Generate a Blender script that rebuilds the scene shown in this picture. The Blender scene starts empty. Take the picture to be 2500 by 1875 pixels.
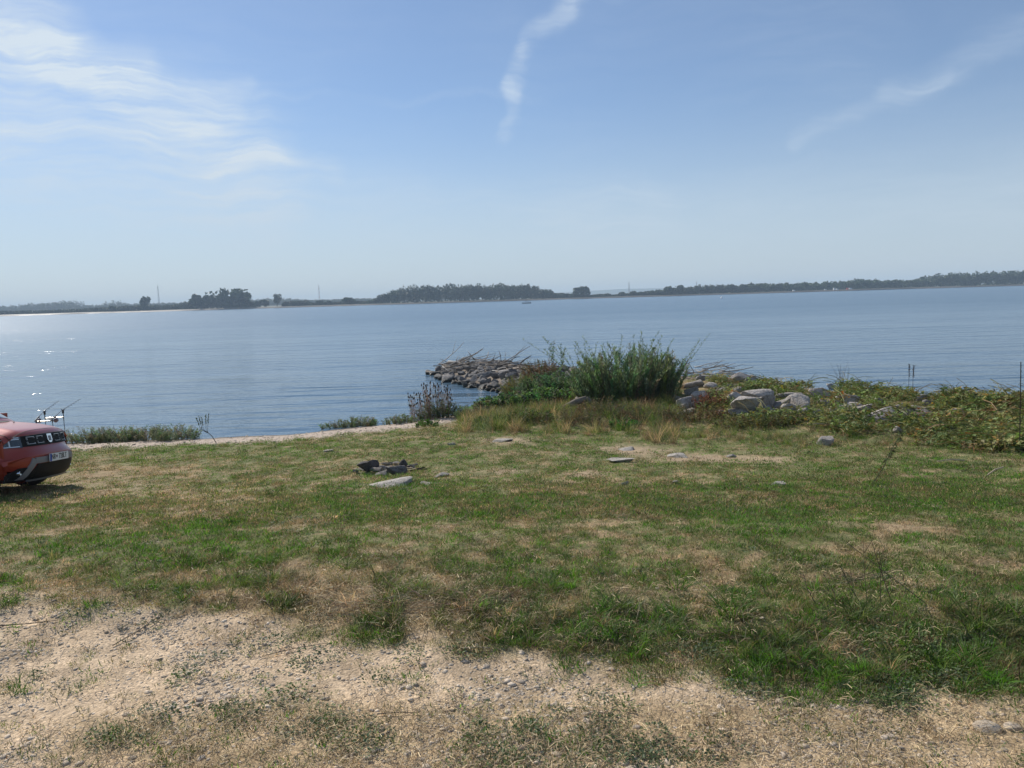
import bpy, math, random
import numpy as np
from mathutils import Vector, Matrix, Euler

random.seed(7)
RS = np.random.RandomState(11)
SC = bpy.context.scene
COL = SC.collection
R_ = math.radians

# ------------------------------------------------------------------ camera
F_PX, ZC = 1889.0, 3.70                      # focal length in photo pixels, eye height above the lake
PITCH, ROLL = R_(6.36), R_(-1.72)
cam_d = bpy.data.cameras.new('camera')
cam_d.sensor_width = 36.0
cam_d.lens = 36.0 * F_PX / 2500.0
cam_d.clip_start, cam_d.clip_end = 0.1, 30000.0
cam = bpy.data.objects.new('camera', cam_d)
COL.objects.link(cam)
CAM_M = (Matrix.Rotation(math.pi / 2 - PITCH, 3, 'X') @ Matrix.Rotation(ROLL, 3, 'Z'))
cam.matrix_world = Matrix.Translation((0, 0, ZC)) @ CAM_M.to_4x4()
SC.camera = cam
CM = np.array(CAM_M)

# ------------------------------------------------------------------ light, sky, exposure
SUN_AZ, SUN_EL = R_(-42.0), R_(38.0)         # azimuth from +Y (the view), negative = to the left
sun_d = bpy.data.lights.new('sun', 'SUN')
sun_d.energy, sun_d.angle, sun_d.color = 5.0, R_(0.53), (1.0, 0.93, 0.83)
sun = bpy.data.objects.new('sun', sun_d)
COL.objects.link(sun)
to_sun = Vector((math.sin(SUN_AZ) * math.cos(SUN_EL), math.cos(SUN_AZ) * math.cos(SUN_EL), math.sin(SUN_EL)))
sun.rotation_euler = (-to_sun).to_track_quat('-Z', 'Y').to_euler()
SC.view_settings.view_transform = 'Standard'
SC.view_settings.look = 'None'
SC.view_settings.gamma = 1.0
SC.view_settings.use_curve_mapping = False
SC.view_settings.exposure = 0.0
SC.cycles.use_denoising = True
SC.cycles.max_bounces = 8
SC.cycles.sample_clamp_indirect = 6.0
SC.cycles.volume_bounces = 1

world = bpy.data.worlds.new('World')
SC.world = world
world.use_nodes = True
world.cycles.sampling_method = 'MANUAL'
world.cycles.sample_map_resolution = 512
SKY_STRENGTH = 0.100
CLOUDS = [  # azimuth, elevation (degrees) of both ends, half width, weight: the cirrus streaks
    (-38.0, 18.6, -28.5, 16.9, 1.7, 0.60), (-36.0, 16.6, -24.5, 14.6, 1.5, 0.50),
    (-30.0, 15.3, -18.5, 13.4, 0.9, 0.30), (-40.0, 12.5, -26.0, 10.8, 2.2, 0.16),
    (-25.0, 12.8, -15.0, 10.6, 1.2, 0.22), (-24.5, 10.8, -14.0, 9.0, 0.9, 0.24),
    (-31.0, 10.0, -18.0, 6.5, 2.5, 0.14), (-22.5, 14.8, -17.5, 15.1, 0.5, 0.22),
    (0.3, 11.4, 0.5, 14.6, 0.50, 0.22), (0.3, 14.0, 1.8, 17.4, 0.60, 0.24),
    (1.6, 17.2, 6.2, 21.4, 0.65, 0.26), (4.5, 20.0, 11.0, 25.0, 1.0, 0.26), (-33.0, 14.0, -18.0, 11.5, 3.2, 0.34), (-40.0, 9.0, -18.0, 7.0, 3.4, 0.30), (-20.0, 7.0, 10.0, 5.0, 2.6, 0.18), (5.0, 5.5, 34.0, 5.0, 2.6, 0.16), (-26.0, 13.2, -12.0, 9.0, 0.8, 0.24),
    (20.0, 9.7, 28.5, 13.2, 0.6, 0.15), (26.0, 12.4, 40.0, 17.5, 1.0, 0.15),
    (-18.0, 14.4, 3.0, 13.8, 0.30, 0.06), (-62.0, 22.0, -38.0, 17.0, 3.5, 0.5),
    (-90.0, 30.0, -50.0, 26.0, 3.5, 0.35), (60.0, 20.0, 95.0, 30.0, 2.5, 0.25),
    (120.0, 28.0, 170.0, 24.0, 4.0, 0.3), (-170.0, 24.0, -120.0, 30.0, 4.0, 0.3)]


def build_sky():
    nt = world.node_tree
    nt.nodes.clear()
    N, L = nt.nodes.new, nt.links.new

    def math_(op, a, b=None, c=None):
        n = N('ShaderNodeMath'); n.operation = op
        for i, v in enumerate((a, b, c)):
            if v is None: continue
            if isinstance(v, (int, float)): n.inputs[i].default_value = v
            else: L(v, n.inputs[i])
        return n.outputs[0]

    def vmath(op, a, b=None, out=0):
        n = N('ShaderNodeVectorMath'); n.operation = op
        for i, v in enumerate((a, b)):
            if v is None: continue
            if isinstance(v, tuple): n.inputs[i].default_value = v
            else: L(v, n.inputs[i])
        return n.outputs[out]
    out = N('ShaderNodeOutputWorld'); bg = N('ShaderNodeBackground')
    sky = N('ShaderNodeTexSky'); sky.sky_type = 'NISHITA'; sky.sun_disc = False
    sky.sun_elevation, sky.sun_rotation = SUN_EL, SUN_AZ
    sky.altitude = 100.0; sky.air_density = 1.0; sky.dust_density = 0.22; sky.ozone_density = 6.5
    tc = N('ShaderNodeTexCoord')
    sep = N('ShaderNodeSeparateXYZ'); L(tc.outputs['Generated'], sep.inputs[0])
    az = math_('MULTIPLY', math_('ARCTAN2', sep.outputs[0], sep.outputs[1]), 57.2958)
    el = math_('MULTIPLY', math_('ARCSINE', sep.outputs[2]), 57.2958)
    comb = N('ShaderNodeCombineXYZ'); L(az, comb.inputs[0]); L(el, comb.inputs[1])
    p0 = comb.outputs[0]
    # bend the streaks with two sizes of noise
    w1 = N('ShaderNodeTexNoise'); w1.inputs['Scale'].default_value = 0.16; w1.inputs['Detail'].default_value = 5
    L(p0, w1.inputs['Vector'])
    warp = vmath('MULTIPLY', vmath('SUBTRACT', w1.outputs['Color'], (0.5, 0.5, 0.5)), (5.0, 3.2, 0.0))
    p = vmath('ADD', p0, warp)
    # streaky fibres
    mp = N('ShaderNodeMapping'); mp.inputs['Rotation'].default_value = (0, 0, R_(14)); mp.inputs['Scale'].default_value = (0.12, 0.95, 1)
    L(p, mp.inputs['Vector'])
    fib = N('ShaderNodeTexNoise'); fib.inputs['Scale'].default_value = 1.0; fib.inputs['Detail'].default_value = 7; fib.inputs['Roughness'].default_value = 0.6
    L(mp.outputs[0], fib.inputs['Vector'])
    fr = N('ShaderNodeMapRange'); fr.inputs[1].default_value = 0.30; fr.inputs[2].default_value = 0.72; L(fib.outputs['Fac'], fr.inputs[0])
    mp2 = N('ShaderNodeMapping'); mp2.inputs['Rotation'].default_value = (0, 0, R_(9)); mp2.inputs['Scale'].default_value = (0.30, 2.6, 1); L(p, mp2.inputs['Vector'])
    fine = N('ShaderNodeTexNoise'); fine.inputs['Scale'].default_value = 1.0; fine.inputs['Detail'].default_value = 5; L(mp2.outputs[0], fine.inputs['Vector'])
    fr2 = N('ShaderNodeMapRange'); fr2.inputs[1].default_value = 0.3; fr2.inputs[2].default_value = 0.7; fr2.inputs[3].default_value = 0.68; fr2.inputs[4].default_value = 1.18; L(fine.outputs['Fac'], fr2.inputs[0])
    tot = None
    for a0, e0, a1, e1, w, k in CLOUDS:
        ba = (a1 - a0, e1 - e0, 0.0); bb = ba[0] ** 2 + ba[1] ** 2
        pa = vmath('SUBTRACT', p, (a0, e0, 0.0))
        h = math_('DIVIDE', vmath('DOT_PRODUCT', pa, ba, 1), bb)
        hc = N('ShaderNodeClamp'); L(h, hc.inputs[0])
        sc = N('ShaderNodeVectorMath'); sc.operation = 'SCALE'; sc.inputs[0].default_value = ba; L(hc.outputs[0], sc.inputs['Scale'])
        d = vmath('LENGTH', vmath('SUBTRACT', pa, sc.outputs[0]), None, 1)
        mr = N('ShaderNodeMapRange'); mr.interpolation_type = 'SMOOTHERSTEP'
        L(d, mr.inputs[0]); mr.inputs[1].default_value = w * 1.7; mr.inputs[2].default_value = 0.0; mr.inputs[3].default_value = 0.0; mr.inputs[4].default_value = k
        tot = mr.outputs[0] if tot is None else math_('ADD', tot, mr.outputs[0])
    m1 = math_('MULTIPLY', math_('MULTIPLY', tot, math_('ADD', math_('MULTIPLY', fr.outputs[0], 1.0), 0.25)), fr2.outputs[0])
    # thin veil everywhere, a little stronger towards the sun side
    vn = N('ShaderNodeTexNoise'); vn.inputs['Scale'].default_value = 0.05; vn.inputs['Detail'].default_value = 4; L(p, vn.inputs['Vector'])
    veil = N('ShaderNodeMapRange'); veil.inputs[1].default_value = 0.4; veil.inputs[2].default_value = 0.8; veil.inputs[4].default_value = 0.16
    L(vn.outputs['Fac'], veil.inputs[0])
    m2 = math_('ADD', math_('ADD', m1, 0.13), math_('MULTIPLY', veil.outputs[0], fr.outputs[0]))
    up = N('ShaderNodeMapRange'); up.inputs[1].default_value = 0.0; up.inputs[2].default_value = 4.0; L(el, up.inputs[0])
    m3 = N('ShaderNodeClamp'); L(math_('MULTIPLY', m2, up.outputs[0]), m3.inputs[0])
    mix = N('ShaderNodeMix'); mix.data_type = 'RGBA'
    L(m3.outputs[0], mix.inputs['Factor']); L(sky.outputs[0], mix.inputs['A']); mix.inputs['B'].default_value = (6.8, 7.8, 8.8, 1)
    # milky summer haze low in the sky, the same all the way round
    hz = N('ShaderNodeMapRange'); hz.interpolation_type = 'SMOOTHSTEP'; hz.inputs[1].default_value = -1.0; hz.inputs[2].default_value = 15.0; hz.inputs[3].default_value = 0.78; hz.inputs[4].default_value = 0.0; L(el, hz.inputs[0])
    mix2 = N('ShaderNodeMix'); mix2.data_type = 'RGBA'; L(hz.outputs[0], mix2.inputs['Factor']); L(mix.outputs['Result'], mix2.inputs['A']); mix2.inputs['B'].default_value = (5.5, 6.35, 7.15, 1)
    mix = mix2
    L(mix.outputs['Result'], bg.inputs[0]); bg.inputs[1].default_value = SKY_STRENGTH
    L(bg.outputs[0], out.inputs[0])


build_sky()


# ------------------------------------------------------------------ pixel <-> place
def ray(px, py):
    return CM @ np.array([(px - 1250) / F_PX, -(py - 937.5) / F_PX, -1.0])


def at_y(px, py, Y):
    d = ray(px, py); v = d * (Y / d[1])
    return Vector((v[0], Y, v[2] + ZC))


def to_px(X, Y, Z):
    v = np.stack([X, Y, np.asarray(Z) - ZC], -1) @ CM
    w = np.minimum(v[..., 2], -0.2)
    return 1250 + F_PX * v[..., 0] / -w, 937.5 - F_PX * v[..., 1] / -w


# ------------------------------------------------------------------ noise
def _hash(ix, iy, seed):
    n = (ix.astype(np.int64) * 374761393 + iy.astype(np.int64) * 668265263 + seed * 1442695041) & 0x7fffffff
    n = ((n ^ (n >> 13)) * 1274126177) & 0x7fffffff
    n = n ^ (n >> 16)
    return (n & 0xffff) / 65535.0


def vnoise(x, y, seed=0):
    ix, iy = np.floor(x), np.floor(y)
    fx, fy = x - ix, y - iy
    fx = fx * fx * (3 - 2 * fx); fy = fy * fy * (3 - 2 * fy)
    a, b = _hash(ix, iy, seed), _hash(ix + 1, iy, seed)
    c, d = _hash(ix, iy + 1, seed), _hash(ix + 1, iy + 1, seed)
    return (a * (1 - fx) + b * fx) * (1 - fy) + (c * (1 - fx) + d * fx) * fy


def fbm(x, y, oct=4, seed=0):
    s, a, t = 0.0, 0.5, 0.0
    for o in range(oct):
        s = s + a * vnoise(x * 2 ** o + 17.3 * o, y * 2 ** o - 9.1 * o, seed + o); t += a; a *= 0.5
    return s / t


def sstep(a, b, x):
    t = np.clip((x - a) / (b - a), 0, 1)
    return t * t * (3 - 2 * t)


# ------------------------------------------------------------------ the lie of the land
SHORE = np.array([(-2500, 18), (-200, 18), (-60, 20.2), (-25, 21.0), (-13, 21.4), (-9, 21.6), (-6.5, 21.8), (-4.3, 22.8), (-3.2, 23.5),
                  (-2.0, 24.8), (-0.6, 27.4), (-0.3, 30.0), (-1.7, 32.5), (-3.0, 35.2), (-3.7, 37.9), (-4.0, 38.8), (-3.6, 39.5), (-2.3, 39.4), (-0.5, 38.6),
                  (1.5, 36.2), (3.3, 34.6), (5.4, 32.8), (7.3, 30.6), (8.9, 28.4), (10.2, 26.4), (11.5, 24.7), (12.7, 23.0), (13.7, 21.4), (15.5, 20.2), (20, 18.9), (40, 17.5), (200, 16), (2500, 16)], float)


def shore_dist(X, Y):
    """Signed distance to the waterline, positive on land."""
    X = np.asarray(X, float); Y = np.asarray(Y, float)
    best = np.full(X.shape, 1e9)
    for (x0, y0), (x1, y1) in zip(SHORE[:-1], SHORE[1:]):
        dx, dy = x1 - x0, y1 - y0
        t = np.clip(((X - x0) * dx + (Y - y0) * dy) / (dx * dx + dy * dy), 0, 1)
        best = np.minimum(best, np.hypot(X - x0 - t * dx, Y - y0 - t * dy))
    # inside test: polygon closed far behind the camera
    P = np.vstack([SHORE, [(2500, -4000), (-2500, -4000)]])
    ins = np.zeros(X.shape, bool)
    for (x0, y0), (x1, y1) in zip(P, np.roll(P, -1, 0)):
        c = (y0 > Y) != (y1 > Y)
        with np.errstate(divide='ignore', invalid='ignore'):
            xi = (x1 - x0) * (Y - y0) / (y1 - y0 + 1e-12) + x0
        ins ^= c & (X < xi)
    return np.where(ins, best, -best)


def height(X, Y):
    X = np.asarray(X, float); Y = np.asarray(Y, float)
    s = shore_dist(X, Y)
    wob = (fbm(X * 0.8, Y * 0.8, 3, 5) - 0.5)
    s2 = s + wob * 0.9 * sstep(-1.5, 1.0, s) * sstep(6, 2, np.abs(s))
    yy = Y + 0.10 * X * sstep(3.0, 4.2, Y) * sstep(12, 8, Y) * sstep(8, 5, np.abs(X))
    field = np.interp(yy, [-4000, -20, 0, 3.0, 4.4, 4.9, 6.0, 8.0, 10.0, 12.0, 14.5, 18, 22, 30, 60],
                      [2.2, 2.2, 2.0, 1.95, 1.945, 1.90, 1.70, 1.39, 1.11, 0.88, 0.66, 0.48, 0.50, 0.62, 0.7])
    w = np.maximum(sstep(25.5, 28.5, Y), sstep(3.5, 6.5, X) * sstep(14.5, 18.5, Y))
    beach = np.interp(s2, [0, 2.7, 5, 8, 15, 4000], [0.0, 0.29, 0.47, 0.75, 1.6, 3.5])
    rip = np.interp(s2, [0, 0.5, 1.4, 3, 6, 4000], [0.0, 0.24, 0.48, 0.64, 0.70, 1.0])
    g = beach * (1 - w) + rip * w
    f = field + 0.20 * w
    k = 0.10
    hh = np.clip(0.5 + 0.5 * (f - g) / k, 0, 1)
    land = f * (1 - hh) + g * hh - k * hh * (1 - hh) + 0.012
    z = np.where(s2 > 0, land, np.maximum(-2.5, 0.22 * s2))
    near = sstep(40, 25, np.hypot(X, Y))
    lump = (fbm(X * 1.3, Y * 1.3, 4, 21) - 0.5) * 0.09 + (fbm(X * 6, Y * 6, 3, 33) - 0.5) * 0.035
    bank = np.exp(-((yy - 4.9) / 0.5) ** 2) * (0.03 + 0.09 * fbm(X * 1.7, Y * 1.7, 3, 44))
    return z + near * sstep(0.0, 1.2, s2) * (lump * sstep(2.6, 5.0, Y) + bank) + near * (fbm(X * 9, Y * 9, 2, 61) - 0.5) * 0.007 * sstep(0, .5, s2)


def h1(x, y):
    return float(height(np.array([x]), np.array([y]))[0])


def ground_at(px, py):
    """Where the sight line through a photo pixel meets the land."""
    d = ray(px, py)
    t = np.concatenate([np.arange(1.5, 12, 0.02), np.arange(12, 60, 0.05)]) / d[1]
    P = d[None] * t[:, None]
    hz = height(P[:, 0], P[:, 1])
    below = (P[:, 2] + ZC) < np.maximum(hz, 0.0)
    i = int(np.argmax(below)) if below.any() else len(t) - 1
    return Vector((P[i, 0], P[i, 1], max(hz[i], 0.0)))


def m_per_px(p):
    return math.sqrt(p[0] ** 2 + p[1] ** 2 + (p[2] - ZC) ** 2) / F_PX


# ------------------------------------------------------------------ what grows where (dryness, bare soil), read off the photograph
def blob(u, v, cx, cy, rx, ry):
    return np.exp(-(((u - cx) / rx) ** 2 + ((v - cy) / ry) ** 2))


ROAD_U = [-400, 0, 250, 500, 800, 1000, 1300, 1700, 2000, 2300, 2500, 2900]
ROAD_V = [1470, 1470, 1480, 1520, 1552, 1570, 1600, 1640, 1680, 1690, 1700, 1715]


def masks(X, Y, Z):
    u, v = to_px(X, Y, Z)
    n1 = fbm(X * 0.9, Y * 0.9, 4, 101); n2 = fbm(X * 3.3, Y * 3.3, 4, 131); n3 = fbm(X * 11, Y * 11, 3, 151)
    edge = np.interp(u, ROAD_U, ROAD_V) + (n2 - 0.5) * 90 + (n1 - 0.5) * 60
    road = sstep(-28, 30, v - edge)
    green = 0.57 + 0.55 * (n1 - 0.5) + 1.45 * (n2 - 0.5) + 1.4 * (n3 - 0.5)
    for cx, cy, rx, ry, k in [(1850, 1285, 230, 45, .75), (560, 1330, 330, 42, .6), (250, 1350, 300, 45, .35), (1300, 1390, 350, 45, .45),
                              (2420, 1260, 170, 60, .45), (2050, 1520, 500, 90, .22), (1520, 1490, 150, 60, .2), (1000, 1250, 250, 40, .2),
                              (960, 1200, 160, 30, .35), (1500, 1100, 600, 60, .2), (2100, 1150, 400, 60, .25), (450, 1110, 500, 25, .25),
                              (300, 1215, 380, 70, -.45), (880, 1450, 330, 55, -.65), (1150, 1295, 380, 30, -.25), (2230, 1290, 150, 18, -.7),
                              (1950, 1225, 120, 25, -.3), (1300, 1480, 180, 40, -.2), (420, 1420, 260, 22, -.35), (2080, 1420, 160, 30, -.4),
                              (1000, 1350, 220, 20, -.2), (1640, 1350, 300, 25, -.2)]:
        green = green + (k if k > 0 else k * .65) * blob(u, v, cx, cy, rx, ry)
    bare = 0.9 * sstep(0.56, 0.72, n2 * 0.6 + n3 * 0.4) * 0.5
    for cx, cy, rx, ry, k in [(20, 1452, 70, 14, 1.2), (1230, 1150, 50, 8, .8), (1440, 1158, 60, 8, 1.3), (1540, 1100, 70, 10, 1.5), (1690, 1120, 110, 10, 1.6),
                              (1850, 1122, 90, 8, 1.2), (1240, 1076, 60, 8, 1.5), (1080, 1158, 40, 9, .6), (2190, 1285, 60, 10, .6), (1370, 1110, 50, 6, .6),
                              (230, 1185, 180, 25, .45), (420, 1245, 150, 25, .4), (640, 1250, 120, 20, .35), (2050, 1270, 40, 20, .6)]:
        bare = bare + k * blob(u, v, cx, cy, rx, ry) * (0.35 + 1.1 * n3)
    s = shore_dist(X, Y)
    beach = sstep(3.3, 2.3, s + (n2 - .5) * 1.6) * sstep(26.5, 24.0, Y)
    mat = sstep(1690, 1790, v + (n1 - .5) * 160) * sstep(0.42, 0.62, n1 * .6 + n2 * .4 + 0.10 * blob(u, v, 900, 1760, 700, 90)) * road
    return dict(u=u, v=v, road=road, green=np.clip(green, 0, 1), bare=np.clip(bare, 0, 1), beach=beach, mat=mat, n1=n1, n2=n2, n3=n3, s=s)


# ------------------------------------------------------------------ materials
MATS = {}


def new_mat(name):
    m = bpy.data.materials.new(name); m.use_nodes = True
    nt = m.node_tree; nt.nodes.clear()
    out = nt.nodes.new('ShaderNodeOutputMaterial')
    return m, nt, out


def plain(name, col, rough=0.6, metal=0.0, coat=0.0, spec=0.5, grain=0.12, scale=40.0):
    """Paint, metal or plastic with a little grain so no surface is perfectly even."""
    if name in MATS: return MATS[name]
    m, nt, out = new_mat(name); N, L = nt.nodes.new, nt.links.new
    b = N('ShaderNodeBsdfPrincipled'); tc = N('ShaderNodeTexCoord'); n = N('ShaderNodeTexNoise')
    n.inputs['Scale'].default_value = scale; n.inputs['Detail'].default_value = 4; L(tc.outputs['Object'], n.inputs['Vector'])
    mx = N('ShaderNodeMix'); mx.data_type = 'RGBA'
    mx.inputs['A'].default_value = (*[c * (1 - grain) for c in col], 1); mx.inputs['B'].default_value = (*[min(1, c * (1 + grain)) for c in col], 1)
    L(n.outputs['Fac'], mx.inputs['Factor']); L(mx.outputs['Result'], b.inputs['Base Color'])
    b.inputs['Roughness'].default_value = rough; b.inputs['Metallic'].default_value = metal
    b.inputs['Coat Weight'].default_value = coat; b.inputs['Specular IOR Level'].default_value = spec
    L(b.outputs[0], out.inputs[0]); MATS[name] = m
    return m


def leaf_mat(name, trans=0.35, tint=False, gloss=0.25):
    """Leaf or blade: colour from the mesh, light through it when the sun stands behind."""
    if name in MATS: return MATS[name]
    m, nt, out = new_mat(name); N, L = nt.nodes.new, nt.links.new
    a = N('ShaderNodeAttribute'); a.attribute_name = 'col'; c = a.outputs['Color']
    if tint:
        t = N('ShaderNodeAttribute'); t.attribute_type = 'INSTANCER'; t.attribute_name = 'tint'
        mx = N('ShaderNodeMix'); mx.data_type = 'RGBA'; mx.blend_type = 'MULTIPLY'; mx.inputs['Factor'].default_value = 1
        L(c, mx.inputs['A']); L(t.outputs['Color'], mx.inputs['B']); c = mx.outputs['Result']
    b = N('ShaderNodeBsdfPrincipled'); b.inputs['Roughness'].default_value = 0.55; b.inputs['Specular IOR Level'].default_value = gloss
    L(c, b.inputs['Base Color'])
    if trans > 0:
        tr = N('ShaderNodeBsdfTranslucent'); hs = N('ShaderNodeHueSaturation'); hs.inputs['Saturation'].default_value = 1.15; hs.inputs['Value'].default_value = 1.25
        L(c, hs.inputs['Color']); L(hs.outputs[0], tr.inputs[0])
        ms = N('ShaderNodeMixShader'); ms.inputs[0].default_value = trans
        L(b.outputs[0], ms.inputs[1]); L(tr.outputs[0], ms.inputs[2]); L(ms.outputs[0], out.inputs[0])
    else:
        L(b.outputs[0], out.inputs[0])
    MATS[name] = m
    return m


def rock_mat(name, dark, light, spot, scale=3.0, bump=0.05, tint=False, rnd=0.5, wet=False):
    if name in MATS: return MATS[name]
    m, nt, out = new_mat(name); N, L = nt.nodes.new, nt.links.new
    tc = N('ShaderNodeTexCoord'); oi = N('ShaderNodeObjectInfo')
    off = N('ShaderNodeVectorMath'); off.operation = 'ADD'; L(tc.outputs['Object'], off.inputs[0])
    sc = N('ShaderNodeVectorMath'); sc.operation = 'SCALE'; sc.inputs[0].default_value = (37, 11, 53); L(oi.outputs['Random'], sc.inputs['Scale']); L(sc.outputs[0], off.inputs[1])
    n = N('ShaderNodeTexNoise'); n.inputs['Scale'].default_value = scale; n.inputs['Detail'].default_value = 9; n.inputs['Roughness'].default_value = 0.65; L(off.outputs[0], n.inputs['Vector'])
    n2 = N('ShaderNodeTexNoise'); n2.inputs['Scale'].default_value = scale * 5; n2.inputs['Detail'].default_value = 6; L(off.outputs[0], n2.inputs['Vector'])
    r = N('ShaderNodeValToRGB'); L(n.outputs['Fac'], r.inputs[0])
    r.color_ramp.elements[0].position = 0.32; r.color_ramp.elements[0].color = (*dark, 1)
    r.color_ramp.elements[1].position = 0.66; r.color_ramp.elements[1].color = (*light, 1)
    r2 = N('ShaderNodeValToRGB'); L(n2.outputs['Fac'], r2.inputs[0]); r2.color_ramp.elements[0].position = 0.55; r2.color_ramp.elements[1].position = 0.72
    mx = N('ShaderNodeMix'); mx.data_type = 'RGBA'; L(r2.outputs[0], mx.inputs['Factor']); L(r.outputs[0], mx.inputs['A']); mx.inputs['B'].default_value = (*spot, 1)
    hs = N('ShaderNodeHueSaturation'); L(mx.outputs['Result'], hs.inputs['Color'])
    mr = N('ShaderNodeMapRange'); mr.inputs[3].default_value = 1 - rnd; mr.inputs[4].default_value = 1 + rnd; L(oi.outputs['Random'], mr.inputs[0]); L(mr.outputs[0], hs.inputs['Value'])
    c = hs.outputs[0]
    if tint:
        t = N('ShaderNodeAttribute'); t.attribute_type = 'INSTANCER'; t.attribute_name = 'tint'
        m2 = N('ShaderNodeMix'); m2.data_type = 'RGBA'; m2.blend_type = 'MULTIPLY'; m2.inputs['Factor'].default_value = 1
        L(c, m2.inputs['A']); L(t.outputs['Color'], m2.inputs['B']); c = m2.outputs['Result']
    b = N('ShaderNodeBsdfPrincipled'); b.inputs['Roughness'].default_value = 0.85; b.inputs['Specular IOR Level'].default_value = 0.25
    if wet:                                              # stone the waves keep wet, and the algae on it
        ge = N('ShaderNodeNewGeometry'); sz = N('ShaderNodeSeparateXYZ'); L(ge.outputs['Position'], sz.inputs[0]); wr = N('ShaderNodeMapRange'); wr.inputs[1].default_value = .10; wr.inputs[2].default_value = .22; L(sz.outputs[2], wr.inputs[0])
        wm = N('ShaderNodeMix'); wm.data_type = 'RGBA'; L(wr.outputs[0], wm.inputs['Factor']); wm.inputs['A'].default_value = (.040, .040, .032, 1); L(c, wm.inputs['B']); c = wm.outputs['Result']
        rr = N('ShaderNodeMapRange'); rr.inputs[3].default_value = .35; rr.inputs[4].default_value = .85; L(wr.outputs[0], rr.inputs[0]); L(rr.outputs[0], b.inputs['Roughness'])
    L(c, b.inputs['Base Color'])
    bp = N('ShaderNodeBump'); bp.inputs['Distance'].default_value = bump; bp.inputs['Strength'].default_value = 0.9
    ad = N('ShaderNodeMath'); ad.operation = 'ADD'; L(n.outputs['Fac'], ad.inputs[0]); L(n2.outputs['Fac'], ad.inputs[1]); L(ad.outputs[0], bp.inputs['Height'])
    L(bp.outputs[0], b.inputs['Normal']); L(b.outputs[0], out.inputs[0]); MATS[name] = m
    return m


# ------------------------------------------------------------------ mesh helpers
def link(o, parent=None):
    COL.objects.link(o)
    if parent is not None: o.parent = parent
    return o


def tag(o, label=None, cat=None, group=None, kind=None):
    if label: o['label'] = label
    if cat: o['category'] = cat
    if group: o['group'] = group
    if kind: o['kind'] = kind
    return o


def empty(name, loc=(0, 0, 0), rz=0.0):
    o = bpy.data.objects.new(name, None); o.empty_display_size = 0.2
    o.location = loc; o.rotation_euler = (0, 0, rz)
    return link(o)


def mesh_np(name, V, Fs, cols=None, mat=None, smooth=False):
    """V Nx3; Fs a list of index tuples, or an int array MxK."""
    me = bpy.data.meshes.new(name)
    V = np.asarray(V, np.float32)
    if isinstance(Fs, np.ndarray):
        me.vertices.add(len(V)); me.vertices.foreach_set('co', V.ravel())
        k = Fs.shape[1]
        me.loops.add(Fs.size); me.loops.foreach_set('vertex_index', Fs.ravel().astype(np.int32))
        me.polygons.add(len(Fs)); me.polygons.foreach_set('loop_start', np.arange(0, Fs.size, k, dtype=np.int32))
        me.update(calc_edges=True); me.validate()
    else:
        me.from_pydata([tuple(map(float, v)) for v in V], [], Fs); me.update()
    if cols is not None:
        c = np.ones((len(V), 4), np.float32); c[:, :3] = np.asarray(cols, np.float32)
        at = me.attributes.new('col', 'FLOAT_COLOR', 'POINT'); at.data.foreach_set('color', c.ravel())
    if mat is not None: me.materials.append(mat)
    if smooth: me.polygons.foreach_set('use_smooth', np.ones(len(me.polygons), bool))
    return me


def mobj(name, me, parent=None, loc=None):
    o = bpy.data.objects.new(name, me)
    if loc is not None: o.location = loc
    return link(o, parent)


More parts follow.
